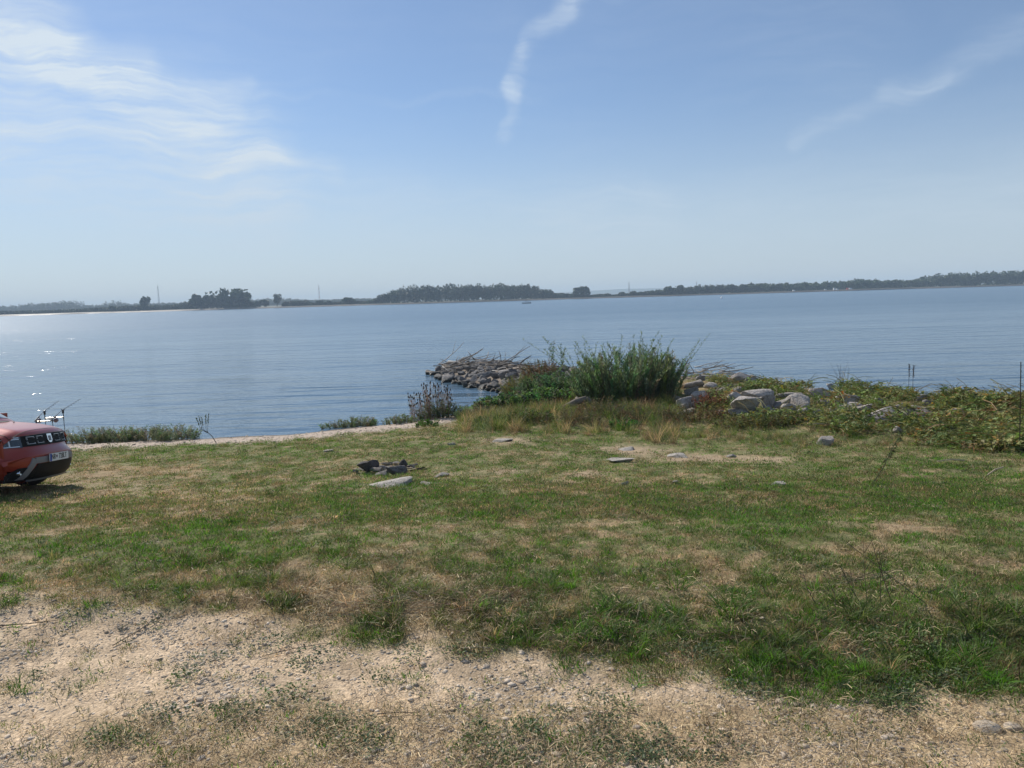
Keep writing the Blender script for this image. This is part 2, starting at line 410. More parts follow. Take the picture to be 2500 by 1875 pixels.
class MB:
    """Collects simple shapes into one mesh."""
    def __init__(s): s.v = []; s.f = []; s.c = []

    def add(s, vs, fs, col=None):
        b = len(s.v); s.v += [tuple(p) for p in vs]; s.f += [tuple(i + b for i in f) for f in fs]
        if col is not None: s.c += [tuple(col)] * len(vs)

    def box(s, c, d, rot=None, col=None):
        vs = []
        for sx in (-1, 1):
            for sy in (-1, 1):
                for sz in (-1, 1):
                    p = Vector((sx * d[0] / 2, sy * d[1] / 2, sz * d[2] / 2))
                    if rot is not None: p = rot @ p
                    vs.append(p + Vector(c))
        s.add(vs, [(0, 1, 3, 2), (4, 6, 7, 5), (0, 4, 5, 1), (2, 3, 7, 6), (0, 2, 6, 4), (1, 5, 7, 3)], col)

    def tube(s, pts, rad, n=6, col=None, caps=True):
        pts = [Vector(p) for p in pts]
        if not hasattr(rad, '__len__'): rad = [rad] * len(pts)
        vs = []; up = None
        for i, p in enumerate(pts):
            t = (pts[min(i + 1, len(pts) - 1)] - pts[max(i - 1, 0)])
            t = t.normalized() if t.length > 1e-9 else Vector((0, 0, 1))
            if up is None:
                up = t.orthogonal().normalized()
            else:
                up = (up - t * up.dot(t)); up = up.normalized() if up.length > 1e-6 else t.orthogonal().normalized()
            w = t.cross(up)
            for k in range(n):
                a = 2 * math.pi * k / n
                vs.append(p + (up * math.cos(a) + w * math.sin(a)) * rad[i])
        fs = []
        for i in range(len(pts) - 1):
            for k in range(n):
                k2 = (k + 1) % n
                fs.append((i * n + k, i * n + k2, (i + 1) * n + k2, (i + 1) * n + k))
        if caps and n > 2:
            fs.append(tuple(range(n - 1, -1, -1))); fs.append(tuple((len(pts) - 1) * n + k for k in range(n)))
        s.add(vs, fs, col)

    def lathe(s, prof, n=24, axis='z', loc=(0, 0, 0), col=None):
        vs = []
        for r, h in prof:
            for k in range(n):
                a = 2 * math.pi * k / n
                p = (r * math.cos(a), r * math.sin(a), h) if axis == 'z' else (r * math.cos(a), h, r * math.sin(a)) if axis == 'y' else (h, r * math.cos(a), r * math.sin(a))
                vs.append(Vector(p) + Vector(loc))
        fs = [(i * n + k, i * n + (k + 1) % n, (i + 1) * n + (k + 1) % n, (i + 1) * n + k) for i in range(len(prof) - 1) for k in range(n)]
        fs.append(tuple(range(n - 1, -1, -1))); fs.append(tuple((len(prof) - 1) * n + k for k in range(n)))
        s.add(vs, fs, col)

    def build(s, name, mat, parent=None, smooth=False):
        me = mesh_np(name, s.v, s.f, s.c if s.c else None, mat, smooth)
        return mobj(name, me, parent)


def ico(sub):
    import bmesh
    bm = bmesh.new(); bmesh.ops.create_icosphere(bm, subdivisions=sub, radius=1.0)
    V = np.array([v.co[:] for v in bm.verts]); Fs = np.array([[v.index for v in f.verts] for f in bm.faces]); bm.free()
    return V, Fs


ICO1, ICO2, ICO3, ICO4 = ico(1), ico(2), ico(3), ico(4)


def n3(P, f, seed):
    return (fbm(P[:, 0] * f + P[:, 2] * f * .7, P[:, 1] * f - P[:, 2] * f * .6, 3, seed) + fbm(P[:, 1] * f + 5, P[:, 2] * f + 3, 3, seed + 9)) - 1.0


def rock_shape(seed, base=ICO3, cuts=9, rough=0.16, flat=1.0, dmin=.52, dmax=.85):
    """A broken stone: a ball cut by random planes, then roughened."""
    r = np.random.RandomState(seed); V, Fs = base; P = V.copy()
    for _ in range(cuts):
        n = r.normal(size=3); n /= np.linalg.norm(n); d = r.uniform(dmin, dmax)
        k = P @ n - d
        P = P - np.outer(np.maximum(k, 0) * 0.92, n)
    P = P * (1 + rough * n3(P, 1.6, seed * 7)[:, None] + rough * .35 * n3(P, 5.0, seed * 5)[:, None])
    P[:, 2] *= flat
    P -= (P.max(0) + P.min(0)) / 2
    P /= (P.max(0) - P.min(0)) / 2
    return P, Fs


# ------------------------------------------------------------------ scatter ("stuff" only): one point object, instances by geometry nodes
def scatter(name, pts, rot, scl, pick, tint, protos, label, cat):
    me = bpy.data.meshes.new(name)
    n = len(pts); me.vertices.add(n); me.vertices.foreach_set('co', np.asarray(pts, np.float32).ravel())
    a = me.attributes.new('rot', 'FLOAT_VECTOR', 'POINT'); a.data.foreach_set('vector', np.asarray(rot, np.float32).ravel())
    a = me.attributes.new('scl', 'FLOAT_VECTOR', 'POINT'); a.data.foreach_set('vector', np.asarray(scl, np.float32).ravel())
    a = me.attributes.new('pick', 'INT', 'POINT'); a.data.foreach_set('value', np.asarray(pick, np.int32))
    t = np.ones((n, 4), np.float32); t[:, :3] = tint
    a = me.attributes.new('tint', 'FLOAT_COLOR', 'POINT'); a.data.foreach_set('color', t.ravel())
    o = mobj(name, me); tag(o, label, cat, kind='stuff')
    c = bpy.data.collections.new(name + '_kinds')
    for i, pm in enumerate(protos):
        po = bpy.data.objects.new('%s_kind_%02d' % (name, i), pm); c.objects.link(po)
    g = bpy.data.node_groups.new(name + '_scatter', 'GeometryNodeTree')
    g.interface.new_socket('Geometry', in_out='INPUT', socket_type='NodeSocketGeometry')
    g.interface.new_socket('Geometry', in_out='OUTPUT', socket_type='NodeSocketGeometry')
    N, L = g.nodes.new, g.links.new
    gi, go = N('NodeGroupInput'), N('NodeGroupOutput')
    ip = N('GeometryNodeInstanceOnPoints'); ci = N('GeometryNodeCollectionInfo')
    ci.inputs['Collection'].default_value = c; ci.inputs['Separate Children'].default_value = True; ci.inputs['Reset Children'].default_value = True

    def attr(nm, dt):
        x = N('GeometryNodeInputNamedAttribute'); x.data_type = dt; x.inputs['Name'].default_value = nm
        return x.outputs['Attribute']
    er = N('FunctionNodeEulerToRotation'); L(attr('rot', 'FLOAT_VECTOR'), er.inputs[0])
    L(gi.outputs[0], ip.inputs['Points']); L(ci.outputs[0], ip.inputs['Instance']); ip.inputs['Pick Instance'].default_value = True
    L(attr('pick', 'INT'), ip.inputs['Instance Index']); L(er.outputs[0], ip.inputs['Rotation']); L(attr('scl', 'FLOAT_VECTOR'), ip.inputs['Scale'])
    L(ip.outputs[0], go.inputs[0])
    md = o.modifiers.new('scatter', 'NODES'); md.node_group = g
    return o


# ================================================================== THE SETTING
def lerp(a, b, t):
    return a + (b - a) * t[:, None]


C_GREEN, C_GREEN2, C_DRY, C_SOIL, C_ROAD, C_SAND, C_WET = [np.array(c) for c in (
    (.085, .125, .034), (.105, .135, .044), (.330, .245, .140), (.370, .280, .185), (.560, .428, .290), (.450, .370, .300), (.14, .12, .10))]


def build_ground():
    def axis(lo, a, b, hi, step_fn):
        d = [a]
        while d[-1] < b: d.append(d[-1] + step_fn(d[-1]))
        left = [a - 0.5 * 1.6 ** i for i in range(0, 22) if a - 0.5 * 1.6 ** i > lo][::-1]
        right = [d[-1] + 0.5 * 1.6 ** i for i in range(0, 22) if d[-1] + 0.5 * 1.6 ** i < hi]
        return np.array([lo] + left + d + right + [hi])
    xs = axis(-2500, -14, 21, 2500, lambda x: 0.05 if abs(x) < 4.5 else 0.10)
    ys = axis(-2500, 1.6, 44, 70, lambda y: max(0.04, 0.0085 * y))
    X, Y = np.meshgrid(xs, ys)
    Xf, Yf = X.ravel(), Y.ravel()
    Z = height(Xf, Yf)
    k = masks(Xf, Yf, Z)
    g = k['green']
    col = lerp(C_DRY * 0.95, C_GREEN, .72 * sstep(.25, .70, g))
    col = lerp(col, np.broadcast_to(C_SOIL, col.shape), np.clip(k['bare'], 0, .9))
    road = lerp(np.broadcast_to(C_ROAD, col.shape), np.broadcast_to(C_SOIL * 1.05, col.shape), sstep(.45, .75, k['n2']))
    road = lerp(road, np.broadcast_to(C_DRY * 1.3, col.shape), 0.6 * k['mat'])
    col = lerp(col, road, k['road'])
    sand = lerp(np.broadcast_to(C_WET, col.shape), np.broadcast_to(C_SAND, col.shape), sstep(0.1, 0.7, k['s']))
    col = lerp(col, sand, k['beach'])
    spit = sstep(26, 29, Yf)
    col = lerp(col, lerp(np.broadcast_to(C_WET, col.shape), np.broadcast_to((.24, .20, .16), col.shape), sstep(0, .8, k['s'])), spit)
    nx, ny = len(xs), len(ys)
    i = np.arange((ny - 1) * nx).reshape(ny - 1, nx)[:, :-1].ravel()
    Fs = np.stack([i, i + 1, i + nx + 1, i + nx], 1)
    m, nt, out = new_mat('earth'); N, L = nt.nodes.new, nt.links.new
    a = N('ShaderNodeAttribute'); a.attribute_name = 'col'
    tc = N('ShaderNodeTexCoord')

    def noise(s, d=6, r=.6):
        n = N('ShaderNodeTexNoise'); n.inputs['Scale'].default_value = s; n.inputs['Detail'].default_value = d; n.inputs['Roughness'].default_value = r
        L(tc.outputs['Object'], n.inputs['Vector']); return n.outputs['Fac']
    nA, nB = noise(7), noise(55, 5)
    vo = N('ShaderNodeTexVoronoi'); vo.inputs['Scale'].default_value = 70; L(tc.outputs['Object'], vo.inputs['Vector'])

    def rng(x, lo, hi, a0=.3, a1=.7):
        r = N('ShaderNodeMapRange'); r.inputs[1].default_value = a0; r.inputs[2].default_value = a1; r.inputs[3].default_value = lo; r.inputs[4].default_value = hi; L(x, r.inputs[0]); return r.outputs[0]

    def mul(x, y):
        q = N('ShaderNodeMath'); q.operation = 'MULTIPLY'; L(x, q.inputs[0]); L(y, q.inputs[1]); return q.outputs[0]
    vs = N('ShaderNodeSeparateColor'); L(vo.outputs['Color'], vs.inputs[0])
    f = mul(mul(rng(nA, .78, 1.22), rng(nB, .72, 1.28)), rng(vs.outputs[0], .8, 1.2, 0, 1))
    hs = N('ShaderNodeHueSaturation'); L(a.outputs['Color'], hs.inputs['Color']); L(f, hs.inputs['Value'])
    b = N('ShaderNodeBsdfPrincipled'); b.inputs['Roughness'].default_value = .95; b.inputs['Specular IOR Level'].default_value = .15
    L(hs.outputs[0], b.inputs['Base Color'])
    bp = N('ShaderNodeBump'); bp.inputs['Distance'].default_value = .006; bp.inputs['Strength'].default_value = .6
    ad = N('ShaderNodeMath'); ad.operation = 'SUBTRACT'; L(nB, ad.inputs[0]); L(vo.outputs['Distance'], ad.inputs[1]); L(ad.outputs[0], bp.inputs['Height'])
    L(bp.outputs[0], b.inputs['Normal']); L(b.outputs[0], out.inputs[0])
    me = mesh_np('ground', np.stack([Xf, Yf, Z], 1), Fs, col, m, True)
    o = mobj('ground', me)
    return tag(o, 'dry grass and gravel ground sloping down to the lake', kind='structure')


GROUND = build_ground()

SHORE_Y = 900.0


def build_water():
    m, nt, out = new_mat('lake_water'); N, L = nt.nodes.new, nt.links.new
    tc = N('ShaderNodeTexCoord')
    b = N('ShaderNodeBsdfPrincipled'); b.inputs['Base Color'].default_value = (.078, .140, .200, 1); b.inputs['Roughness'].default_value = .07
    b.inputs['IOR'].default_value = 1.333

    def waves(sx, sy, rot, det, dist):
        mp = N('ShaderNodeMapping'); mp.inputs['Scale'].default_value = (sx, sy, 1); mp.inputs['Rotation'].default_value = (0, 0, R_(rot))
        L(tc.outputs['Object'], mp.inputs['Vector'])
        n = N('ShaderNodeTexNoise'); n.inputs['Scale'].default_value = 1; n.inputs['Detail'].default_value = det; n.inputs['Roughness'].default_value = .5
        n.inputs['Distortion'].default_value = .4
        L(mp.outputs[0], n.inputs['Vector'])
        q = N('ShaderNodeMath'); q.operation = 'MULTIPLY'; q.inputs[1].default_value = dist; L(n.outputs['Fac'], q.inputs[0]); return q.outputs[0]

    def add(x, y):
        q = N('ShaderNodeMath'); q.operation = 'ADD'; L(x, q.inputs[0]); L(y, q.inputs[1]); return q.outputs[0]
    # calm lanes and ruffled lanes
    mp = N('ShaderNodeMapping'); mp.inputs['Scale'].default_value = (.010, .055, 1); mp.inputs['Rotation'].default_value = (0, 0, R_(6)); L(tc.outputs['Object'], mp.inputs['Vector'])
    ln = N('ShaderNodeTexNoise'); ln.inputs['Scale'].default_value = 1; ln.inputs['Detail'].default_value = 4; L(mp.outputs[0], ln.inputs['Vector'])
    lr = N('ShaderNodeMapRange'); lr.inputs[1].default_value = .35; lr.inputs[2].default_value = .68; lr.inputs[3].default_value = .55; lr.inputs[4].default_value = 1.25; L(ln.outputs['Fac'], lr.inputs[0])
    rip = add(waves(1.1, 3.8, 12, 3, .046), waves(5, 8, -25, 2, .012))
    # ripples too small to see singly far out count as roughness there
    sp = N('ShaderNodeSeparateXYZ'); L(tc.outputs['Object'], sp.inputs[0])

    def far(lo, hi, y0, y1):
        r = N('ShaderNodeMapRange'); r.inputs[1].default_value = y0; r.inputs[2].default_value = y1; r.inputs[3].default_value = lo; r.inputs[4].default_value = hi; L(sp.outputs[1], r.inputs[0]); return r.outputs[0]

    def times(x, y):
        q = N('ShaderNodeMath'); q.operation = 'MULTIPLY'; L(x, q.inputs[0]); L(y, q.inputs[1]); return q.outputs[0]
    L(far(.13, .27, 30, 160), b.inputs['Roughness'])
    rip = times(rip, far(1.0, .12, 45, 300))
    q = N('ShaderNodeMath'); q.operation = 'MULTIPLY'; L(rip, q.inputs[0]); L(lr.outputs[0], q.inputs[1])
    hgt = add(q.outputs[0], times(times(add(waves(.16, .85, 10, 2, .19), waves(.09, .40, -6, 2, .24)), far(1.0, .45, 60, 600)), lr.outputs[0]))
    bp = N('ShaderNodeBump'); bp.inputs['Distance'].default_value = 1.0; bp.inputs['Strength'].default_value = 1.0
    L(hgt, bp.inputs['Height']); L(bp.outputs[0], b.inputs['Normal']); L(b.outputs[0], out.inputs[0])
    V = [(-5500, 14, 0), (5500, 14, 0), (5500, SHORE_Y + 60, 0), (-5500, SHORE_Y + 60, 0)]
    me = mesh_np('lake_water', V, [(0, 1, 2, 3)], None, m)
    return tag(mobj('lake_water', me), 'blue grey rippled lake water with sun glitter on the left', kind='structure')


build_water()


def build_far_shore():
    xs = np.concatenate([np.arange(-5000, -700, 250), np.arange(-700, 700, 8), np.arange(700, 5001, 250)])
    rows = [(-6, -.6), (0, 0.02), (1.5, .9), (5, 1.35), (12, 1.5), (60, 1.6), (300, 1.8), (1500, 2.0), (4200, 2.0)]
    V, C = [], []
    for j, (dy, z) in enumerate(rows):
        for x in xs:
            wob = (fbm(np.array([x * .02]), np.array([j * .3]), 3, 77)[0] - .5)
            V.append((x, SHORE_Y + dy + wob * 5, z + (wob * .7 if 1 < j < 6 else 0)))
            C.append((.125, .105, .075) if j < 4 else (.10, .10, .05))
    nx = len(xs)
    Fs = [(j * nx + i, j * nx + i + 1, (j + 1) * nx + i + 1, (j + 1) * nx + i) for j in range(len(rows) - 1) for i in range(nx - 1)]
    me = mesh_np('far_shore', V, Fs, C, leaf_mat('far_bank', 0))
    tag(mobj('far_shore', me), 'low brown reed bank along the far side of the lake', kind='structure')
    # hills on the horizon
    V, n = [], 60
    for i in range(n):
        x = -400 + 2600 * i / (n - 1)
        t = i / (n - 1)
        z = 34 * math.sin(math.pi * t) ** 1.2 * (0.8 + .4 * fbm(np.array([t * 5]), np.array([2.]), 3, 5)[0])
        V += [(x, 4700, -1), (x, 5000, z), (x, 5300, -1)]
    Fs = [(3 * i + k, 3 * i + 3 + k, 3 * i + 4 + k, 3 * i + 1 + k) for i in range(n - 1) for k in (0, 1)]
    me = mesh_np('hills', V, Fs, [(.07, .09, .05)] * len(V), leaf_mat('far_bank', 0), True)
    tag(mobj('hills', me), 'faint blue hills on the horizon beyond the far shore', kind='structure')


build_far_shore()


def build_haze():
    m, nt, out = new_mat('haze_air')
    pv = nt.nodes.new('ShaderNodeVolumePrincipled')
    pv.inputs['Color'].default_value = (.68, .84, 1.0, 1); pv.inputs['Density'].default_value = .00026; pv.inputs['Anisotropy'].default_value = 0.0
    pv.inputs['Density Attribute'].default_value = ''; pv.inputs['Temperature Attribute'].default_value = ''
    m.cycles.homogeneous_volume = True
    nt.links.new(pv.outputs[0], out.inputs['Volume'])
    b = MB(); b.box((0, 1400, 29.0), (11600, 8400, 66.0))
    o = b.build('haze', m)
    tag(o, 'thin pale blue summer haze in the air over the lake', 'haze', kind='stuff')


build_haze()


# ================================================================== THE CAR
def catmull(P, per):
    P = np.asarray(P, float); out = []
    for i in range(len(P) - 1):
        p0, p1, p2, p3 = P[max(i - 1, 0)], P[i], P[i + 1], P[min(i + 2, len(P) - 1)]
        for t in np.linspace(0, 1, per, endpoint=False):
            q = 0.5 * (2 * p1 + (p2 - p0) * t + (2 * p0 - 5 * p1 + 4 * p2 - p3) * t ** 2 + (3 * p1 - p0 - 3 * p2 + p3) * t ** 3)
            lin = p1 * (1 - t) + p2 * t
            out.append(0.45 * q + 0.55 * lin)
    out.append(P[-1])
    return np.array(out)


def build_car():
    m, nt, out = new_mat('car_paint'); N, L = nt.nodes.new, nt.links.new
    b = N('ShaderNodeBsdfPrincipled'); b.inputs['Base Color'].default_value = (.30, .030, .013, 1); b.inputs['Metallic'].default_value = .2
    b.inputs['Roughness'].default_value = .38; b.inputs['Coat Weight'].default_value = .55; b.inputs['Coat Roughness'].default_value = .06
    tc = N('ShaderNodeTexCoord'); n = N('ShaderNodeTexNoise'); n.inputs['Scale'].default_value = 3; n.inputs['Detail'].default_value = 6; L(tc.outputs['Object'], n.inputs['Vector'])
    mr = N('ShaderNodeMapRange'); mr.inputs[3].default_value = .05; mr.inputs[4].default_value = .22; L(n.outputs['Fac'], mr.inputs[0]); L(mr.outputs[0], b.inputs['Coat Roughness'])
    L(b.outputs[0], out.inputs[0]); paint = m
    black = plain('black_plastic', (.012, .012, .013), .65, spec=.3); dark = plain('dark_trim', (.006, .006, .007), .6, spec=.25)
    silver = plain('skid_silver', (.24, .24, .25), .5, .3); chrome = plain('chrome', (.75, .76, .78), .16, 1.0, grain=.03)
    rubber = plain('tyre_rubber', (.02, .02, .02), .85); alloy = plain('alloy', (.35, .35, .36), .35, .9)
    glass = plain('car_glass', (.03, .04, .045), .04, 0, 1.0, grain=.02); lens = plain('lamp_glass', (.022, .027, .032), .06, .1, 1.0, grain=.05)
    led = plain('lamp_strip', (.62, .66, .70), .2, .3); white = plain('plate_white', (.75, .75, .73), .4, grain=.04); blue = plain('plate_blue', (.02, .06, .35), .4)
    ink = plain('plate_ink', (.01, .01, .01), .5); amber = plain('lamp_reflector', (.8, .82, .85), .12, 1.0, grain=.02)
    # side profile from the lower front lip over bonnet and roof to the tail: x, z, half width, edge rounding
    prof = [(-.12, .21, .72, .20), (-.05, .30, .80, .24), (-.015, .42, .86, .27), (0, .52, .89, .29), (-.005, .62, .90, .30), (-.045, .68, .90, .30), (-.095, .735, .90, .30),
            (-.12, .83, .90, .29), (-.145, .925, .89, .27), (-.19, .972, .87, .20), (-.30, 1.005, .865, .11), (-.60, 1.055, .86, .075), (-.97, 1.095, .855, .06), (-1.06, 1.115, .84, .05),
            (-1.40, 1.36, .765, .06), (-1.72, 1.565, .69, .07), (-1.95, 1.625, .665, .08), (-2.6, 1.665, .655, .08), (-3.35, 1.63, .64, .08), (-3.75, 1.55, .62, .08),
            (-4.08, 1.22, .75, .08), (-4.24, .98, .84, .12), (-4.32, .72, .87, .16), (-4.33, .48, .87, .16), (-4.25, .26, .80, .14)]
    Q = catmull(prof, 4)
    xz = Q[:, :2]; T = np.gradient(xz, axis=0); T /= np.linalg.norm(T, axis=1)[:, None]
    Nn = np.stack([-T[:, 1], T[:, 0]], 1)
    Nn *= np.sign((Nn[:, :1] * (xz[:, :1] + 2.0)) + Nn[:, 1:] * (xz[:, 1:] - .7))
    vv = np.array([-1, -.965, -.9, -.8, -.68, -.62, -.56, -.4, -.2, 0, .2, .4, .56, .62, .68, .8, .9, .965, 1.0])

    def shell(i, v, off=0.0):
        x, z, W, r = Q[i]; e = abs(v) ** 3.4 * r - off
        if -1.0 < x < -.2:                                   # bonnet creases
            e -= .016 * math.exp(-((abs(v) - .60) / .05) ** 2) * min(1, (-.2 - x) / .2)
        return (x - Nn[i, 0] * e, v * W, z - Nn[i, 1] * e)
    root = empty('car', (-7.196, 11.936, 0.0))
    nv = len(vv); V = [shell(i, v) for i in range(len(Q)) for v in vv]
    Fs = [(i * nv + j, i * nv + j + 1, (i + 1) * nv + j + 1, (i + 1) * nv + j) for i in range(len(Q) - 1) for j in range(nv - 1)]
    body = MB(); body.add(V, Fs)
    # sides, with wheel openings, closed below
    WX = (-.86, -3.53); WR = .40
    for s in (-1, 1):
        edge = [shell(i, s) for i in range(len(Q))]
        i0 = next(i for i in range(len(Q)) if Q[i, 0] < -1.06); i1 = next(i for i in range(len(Q)) if Q[i, 0] < -4.08)
        low = edge[:i0] + [(x, s * .875, 1.06 + .02 * k) for k, x in enumerate((-1.4, -2.0, -2.8, -3.5))] + edge[i1:]
        bot = []
        for wx in (WX[1], WX[0]):
            for a in np.linspace(math.pi, 0, 11): bot.append((wx + WR * math.cos(a), s * .87, .36 + WR * math.sin(a)))
        bot = [(-4.1, s * .83, .30)] + bot[:11] + [(-2.9, s * .87, .27), (-1.5, s * .87, .27)] + bot[11:] + [(-.40, s * .78, .28)]
        # fill between the upper line and the lower line by walking along x
        up = sorted([(p[0], p[1], p[2]) for p in low if p[2] >= .70 or p[0] > -.5 and p[2] > .60], key=lambda p: p[0])
        xs = sorted(set([round(p[0], 3) for p in bot] + [round(p[0], 3) for p in up]))
        bx = [p[0] for p in bot]; top = lambda x, k: float(np.interp(x, [p[0] for p in up], [p[k] for p in up]))
        xs = [x for x in xs if bx[0] <= x <= up[-1][0]]
        vs = []
        for x in xs:
            zb = float(np.interp(x, bx, [p[2] for p in bot])); yb = float(np.interp(x, bx, [p[1] for p in bot])); zt = top(x, 2); yt = top(x, 1)
            for t in (0, .3, .6, .85, 1): vs.append((x, yb + (yt - yb) * t + s * .025 * math.sin(math.pi * t), zb + (zt - zb) * t))
        fs = [(5 * i + k, 5 * i + k + 1, 5 * i + 6 + k, 5 * i + 5 + k) for i in range(len(xs) - 1) for k in range(4)]
        body.add(vs, fs)
        # pillars and roof side above the belt line
        gh = [edge[i] for i in range(i0, i1)]; bl = [(p[0], s * .875, 1.08) for p in gh]
        k = len(gh); body.add(gh + bl, [(i, i + 1, k + i + 1, k + i) for i in range(k - 1)])
    body.add([(-4.2, -.8, .24), (-.15, -.7, .22), (-.15, .7, .22), (-4.2, .8, .24)], [(0, 1, 2, 3)])
    bo = body.build('body', paint, root, True)

    # anything lying on the front face: y (metres from the middle) and z give the place on the shell
    nf = next(i for i in range(len(Q)) if Q[i, 1] > .96)
    zf, xf, wf, rf = Q[:nf, 1], Q[:nf, 0], Q[:nf, 2], Q[:nf, 3]

    def fp(y, z, off):
        x = np.interp(z, zf, xf); W = np.interp(z, zf, wf); r = np.interp(z, zf, rf)
        return (float(x - (min(abs(y) / W, 1.0)) ** 3.4 * r + off), y, z)

    def strip(mb, ys, lo, hi, off, rim=.03, rows=3):
        nv = len(ys); vs = []
        for t in np.linspace(0, 1, rows):
            for k, y in enumerate(ys):
                l = lo[k] if hasattr(lo, '__len__') else lo; h = hi[k] if hasattr(hi, '__len__') else hi
                vs.append(fp(y, l + (h - l) * t, off))
        fs = [(r * nv + k, r * nv + k + 1, (r + 1) * nv + k + 1, (r + 1) * nv + k) for r in range(rows - 1) for k in range(nv - 1)]
        ring = list(range(nv)) + [r * nv + nv - 1 for r in range(1, rows)] + list(range((rows - 1) * nv + nv - 2, (rows - 1) * nv - 1, -1)) + [r * nv for r in range(rows - 2, 0, -1)]
        n0 = len(vs)
        for i in ring: vs.append((vs[i][0] - rim, vs[i][1], vs[i][2]))
        n = len(ring); fs += [(ring[i], ring[(i + 1) % n], n0 + (i + 1) % n, n0 + i) for i in range(n)]
        mb.add(vs, fs)
    lin = lambda a, b_, n=9: list(np.linspace(a, b_, n))
    g = MB(); strip(g, lin(-.60, .60, 17), .745, [.905 + .012 * math.cos(y * 2.4) for y in lin(-.60, .60, 17)], .010); grille = g.build('grille', dark, root)
    for sy in (-1, 1):
        for yc in (.235, .44):
            for zc, fl in ((.868, 1), (.792, -1)):
                q = MB(); a, c = sorted((sy * (yc - .075), sy * (yc + .075)))
                strip(q, lin(a, c, 4), zc + fl * .014, zc + fl * .014 + .009, .028, .02, 2)
                e = sorted((sy * (yc + .075), sy * (yc + .066)))
                strip(q, lin(e[0], e[1], 2), zc - fl * .026 if fl > 0 else zc - .012, zc + .012 if fl > 0 else zc + .026, .027, .02, 2)
                e = sorted((sy * (yc - .075), sy * (yc - .066)))
                strip(q, lin(e[0], e[1], 2), zc - .004 * fl if fl > 0 else zc - .012, zc + .012 if fl > 0 else zc + .008, .026, .02, 2)
                q.build('grille_bracket', plain('bracket_metal', (.30, .31, .32), .35, .7), grille)
    q = MB(); strip(q, lin(-.062, .062, 5), [.81, .775, .768, .775, .81], .905, .036, .03, 3); bd = q.build('badge', chrome, grille)
    q = MB(); strip(q, lin(-.028, .028, 3), .80, .875, .042, .01, 2); q.build('badge_centre', silver, bd)
    # headlights
    for sy in (-1, 1):
        ys = sorted([sy * y for y in lin(.60, .885, 10)])
        lo = [.735 + .02 * (abs(y) - .6) / .28 for y in ys]; hi = [.905 + .012 * (abs(y) - .6) / .28 for y in ys]
        q = MB(); strip(q, ys, lo, hi, .012, .03, 4); hl = q.build('headlight', lens, root)
        for y0, y1, z0, z1 in ((.63, .87, .862, .876), (.64, .76, .752, .764), (.77, .86, .752, .764), (.755, .768, .755, .85), (.63, .70, .885, .897)):
            q = MB(); strip(q, sorted([sy * y for y in lin(y0, y1, 4)]), z0, z1, .020, .008, 2); q.build('light_strip', led, hl)
        q = MB(); strip(q, sorted([sy * y for y in lin(.655, .735, 4)]), .775, .845, .017, .004, 3); q.build('lamp_module', plain('lamp_module', (.07, .08, .09), .1, .5), hl)
    # lower bumper: dark corners and intake, silver skid plate arching round them
    q = MB(); strip(q, lin(-.60, .60, 17), .245, [min(.475, .475 - max(0, (abs(y) - .46)) * 1.5) for y in lin(-.60, .60, 17)], .012, .02, 4); q.build('lower_intake', dark, root)
    for sy in (-1, 1):
        ys = sorted([sy * y for y in lin(.60, .86, 9)]); hi = [.44 - .10 * max(0, (abs(y) - .72) / .14) for y in ys]
        q = MB(); strip(q, ys, .235, hi, .012, .02, 4); cl = q.build('corner_cladding', black, root)
        q = MB(); p = fp(sy * .70, .365, .0); q.lathe([(.036, -.03), (.036, .018), (.028, .022), (.0, .016)], 16, 'x', p); q.build('fog_lamp', amber, root)
    sk = MB()
    strip(sk, lin(-.50, .50, 13), .485, .575, .020, .035, 3)
    for sy in (-1, 1):
        n = 8; vs = []
        for t in np.linspace(0, 1, n):
            zc = .53 - .27 * t; yc = .50 + .16 * t ** .8
            for w, zz in ((-.045, 0), (.05, 0)): vs.append(fp(sy * (yc + w), zc + (.045 if w > 0 and t < .05 else 0), .020))
        base = len(vs); vs += [(a - .035, y, z) for a, y, z in vs]
        fs = [(2 * i, 2 * i + 1, 2 * i + 3, 2 * i + 2) for i in range(n - 1)]
        fs += [(2 * i, 2 * i + 2, base + 2 * i + 2, base + 2 * i) for i in range(n - 1)] + [(2 * i + 1, 2 * i + 3, base + 2 * i + 3, base + 2 * i + 1) for i in range(n - 1)]
        sk.add(vs, fs)
    strip(sk, lin(-.50, .50, 9), .215, .245, .016, .05, 2)
    sk.build('skid_plate', silver, root)
    # number plate
    pl = MB(); pl.box((.045, 0, .545), (.012, .53, .118)); po = pl.build('number_plate', white, root)
    q = MB(); q.box((.0525, -.243, .545), (.006, .040, .112)); q.build('blue_band', blue, po)

    def text(body_, y, size, mat, z=.511):
        cu = bpy.data.curves.new('plate_text', 'FONT'); cu.body = body_; cu.size = size; cu.extrude = .001; cu.align_x = 'CENTER'; cu.space_character = 1.0
        cu.materials.append(mat); t = bpy.data.objects.new('plate_text_curve', cu)
        me = bpy.data.meshes.new_from_object(t); bpy.data.objects.remove(t); o = bpy.data.objects.new('plate_text', me)
        o.matrix_local = Matrix.Translation((.0535, y, z)) @ Matrix(((0, 0, 1, 0), (1, 0, 0, 0), (0, 1, 0, 0), (0, 0, 0, 1)))
        o.scale = (.92, 1.25, 1); link(o, po); return o
    # seen from the front the plate reads from the car's right (-y) to its left
    text('NR', -.165, .095, ink); text('728LT', .095, .095, ink)
    q = MB(); q.add([(.0535, -.095, .572), (.0535, -.055, .572), (.0535, -.055, .545), (.0535, -.075, .525), (.0535, -.095, .545)], [(0, 1, 2, 3, 4)]); q.build('crest', plain('crest_red', (.12, .05, .12), .5), po)
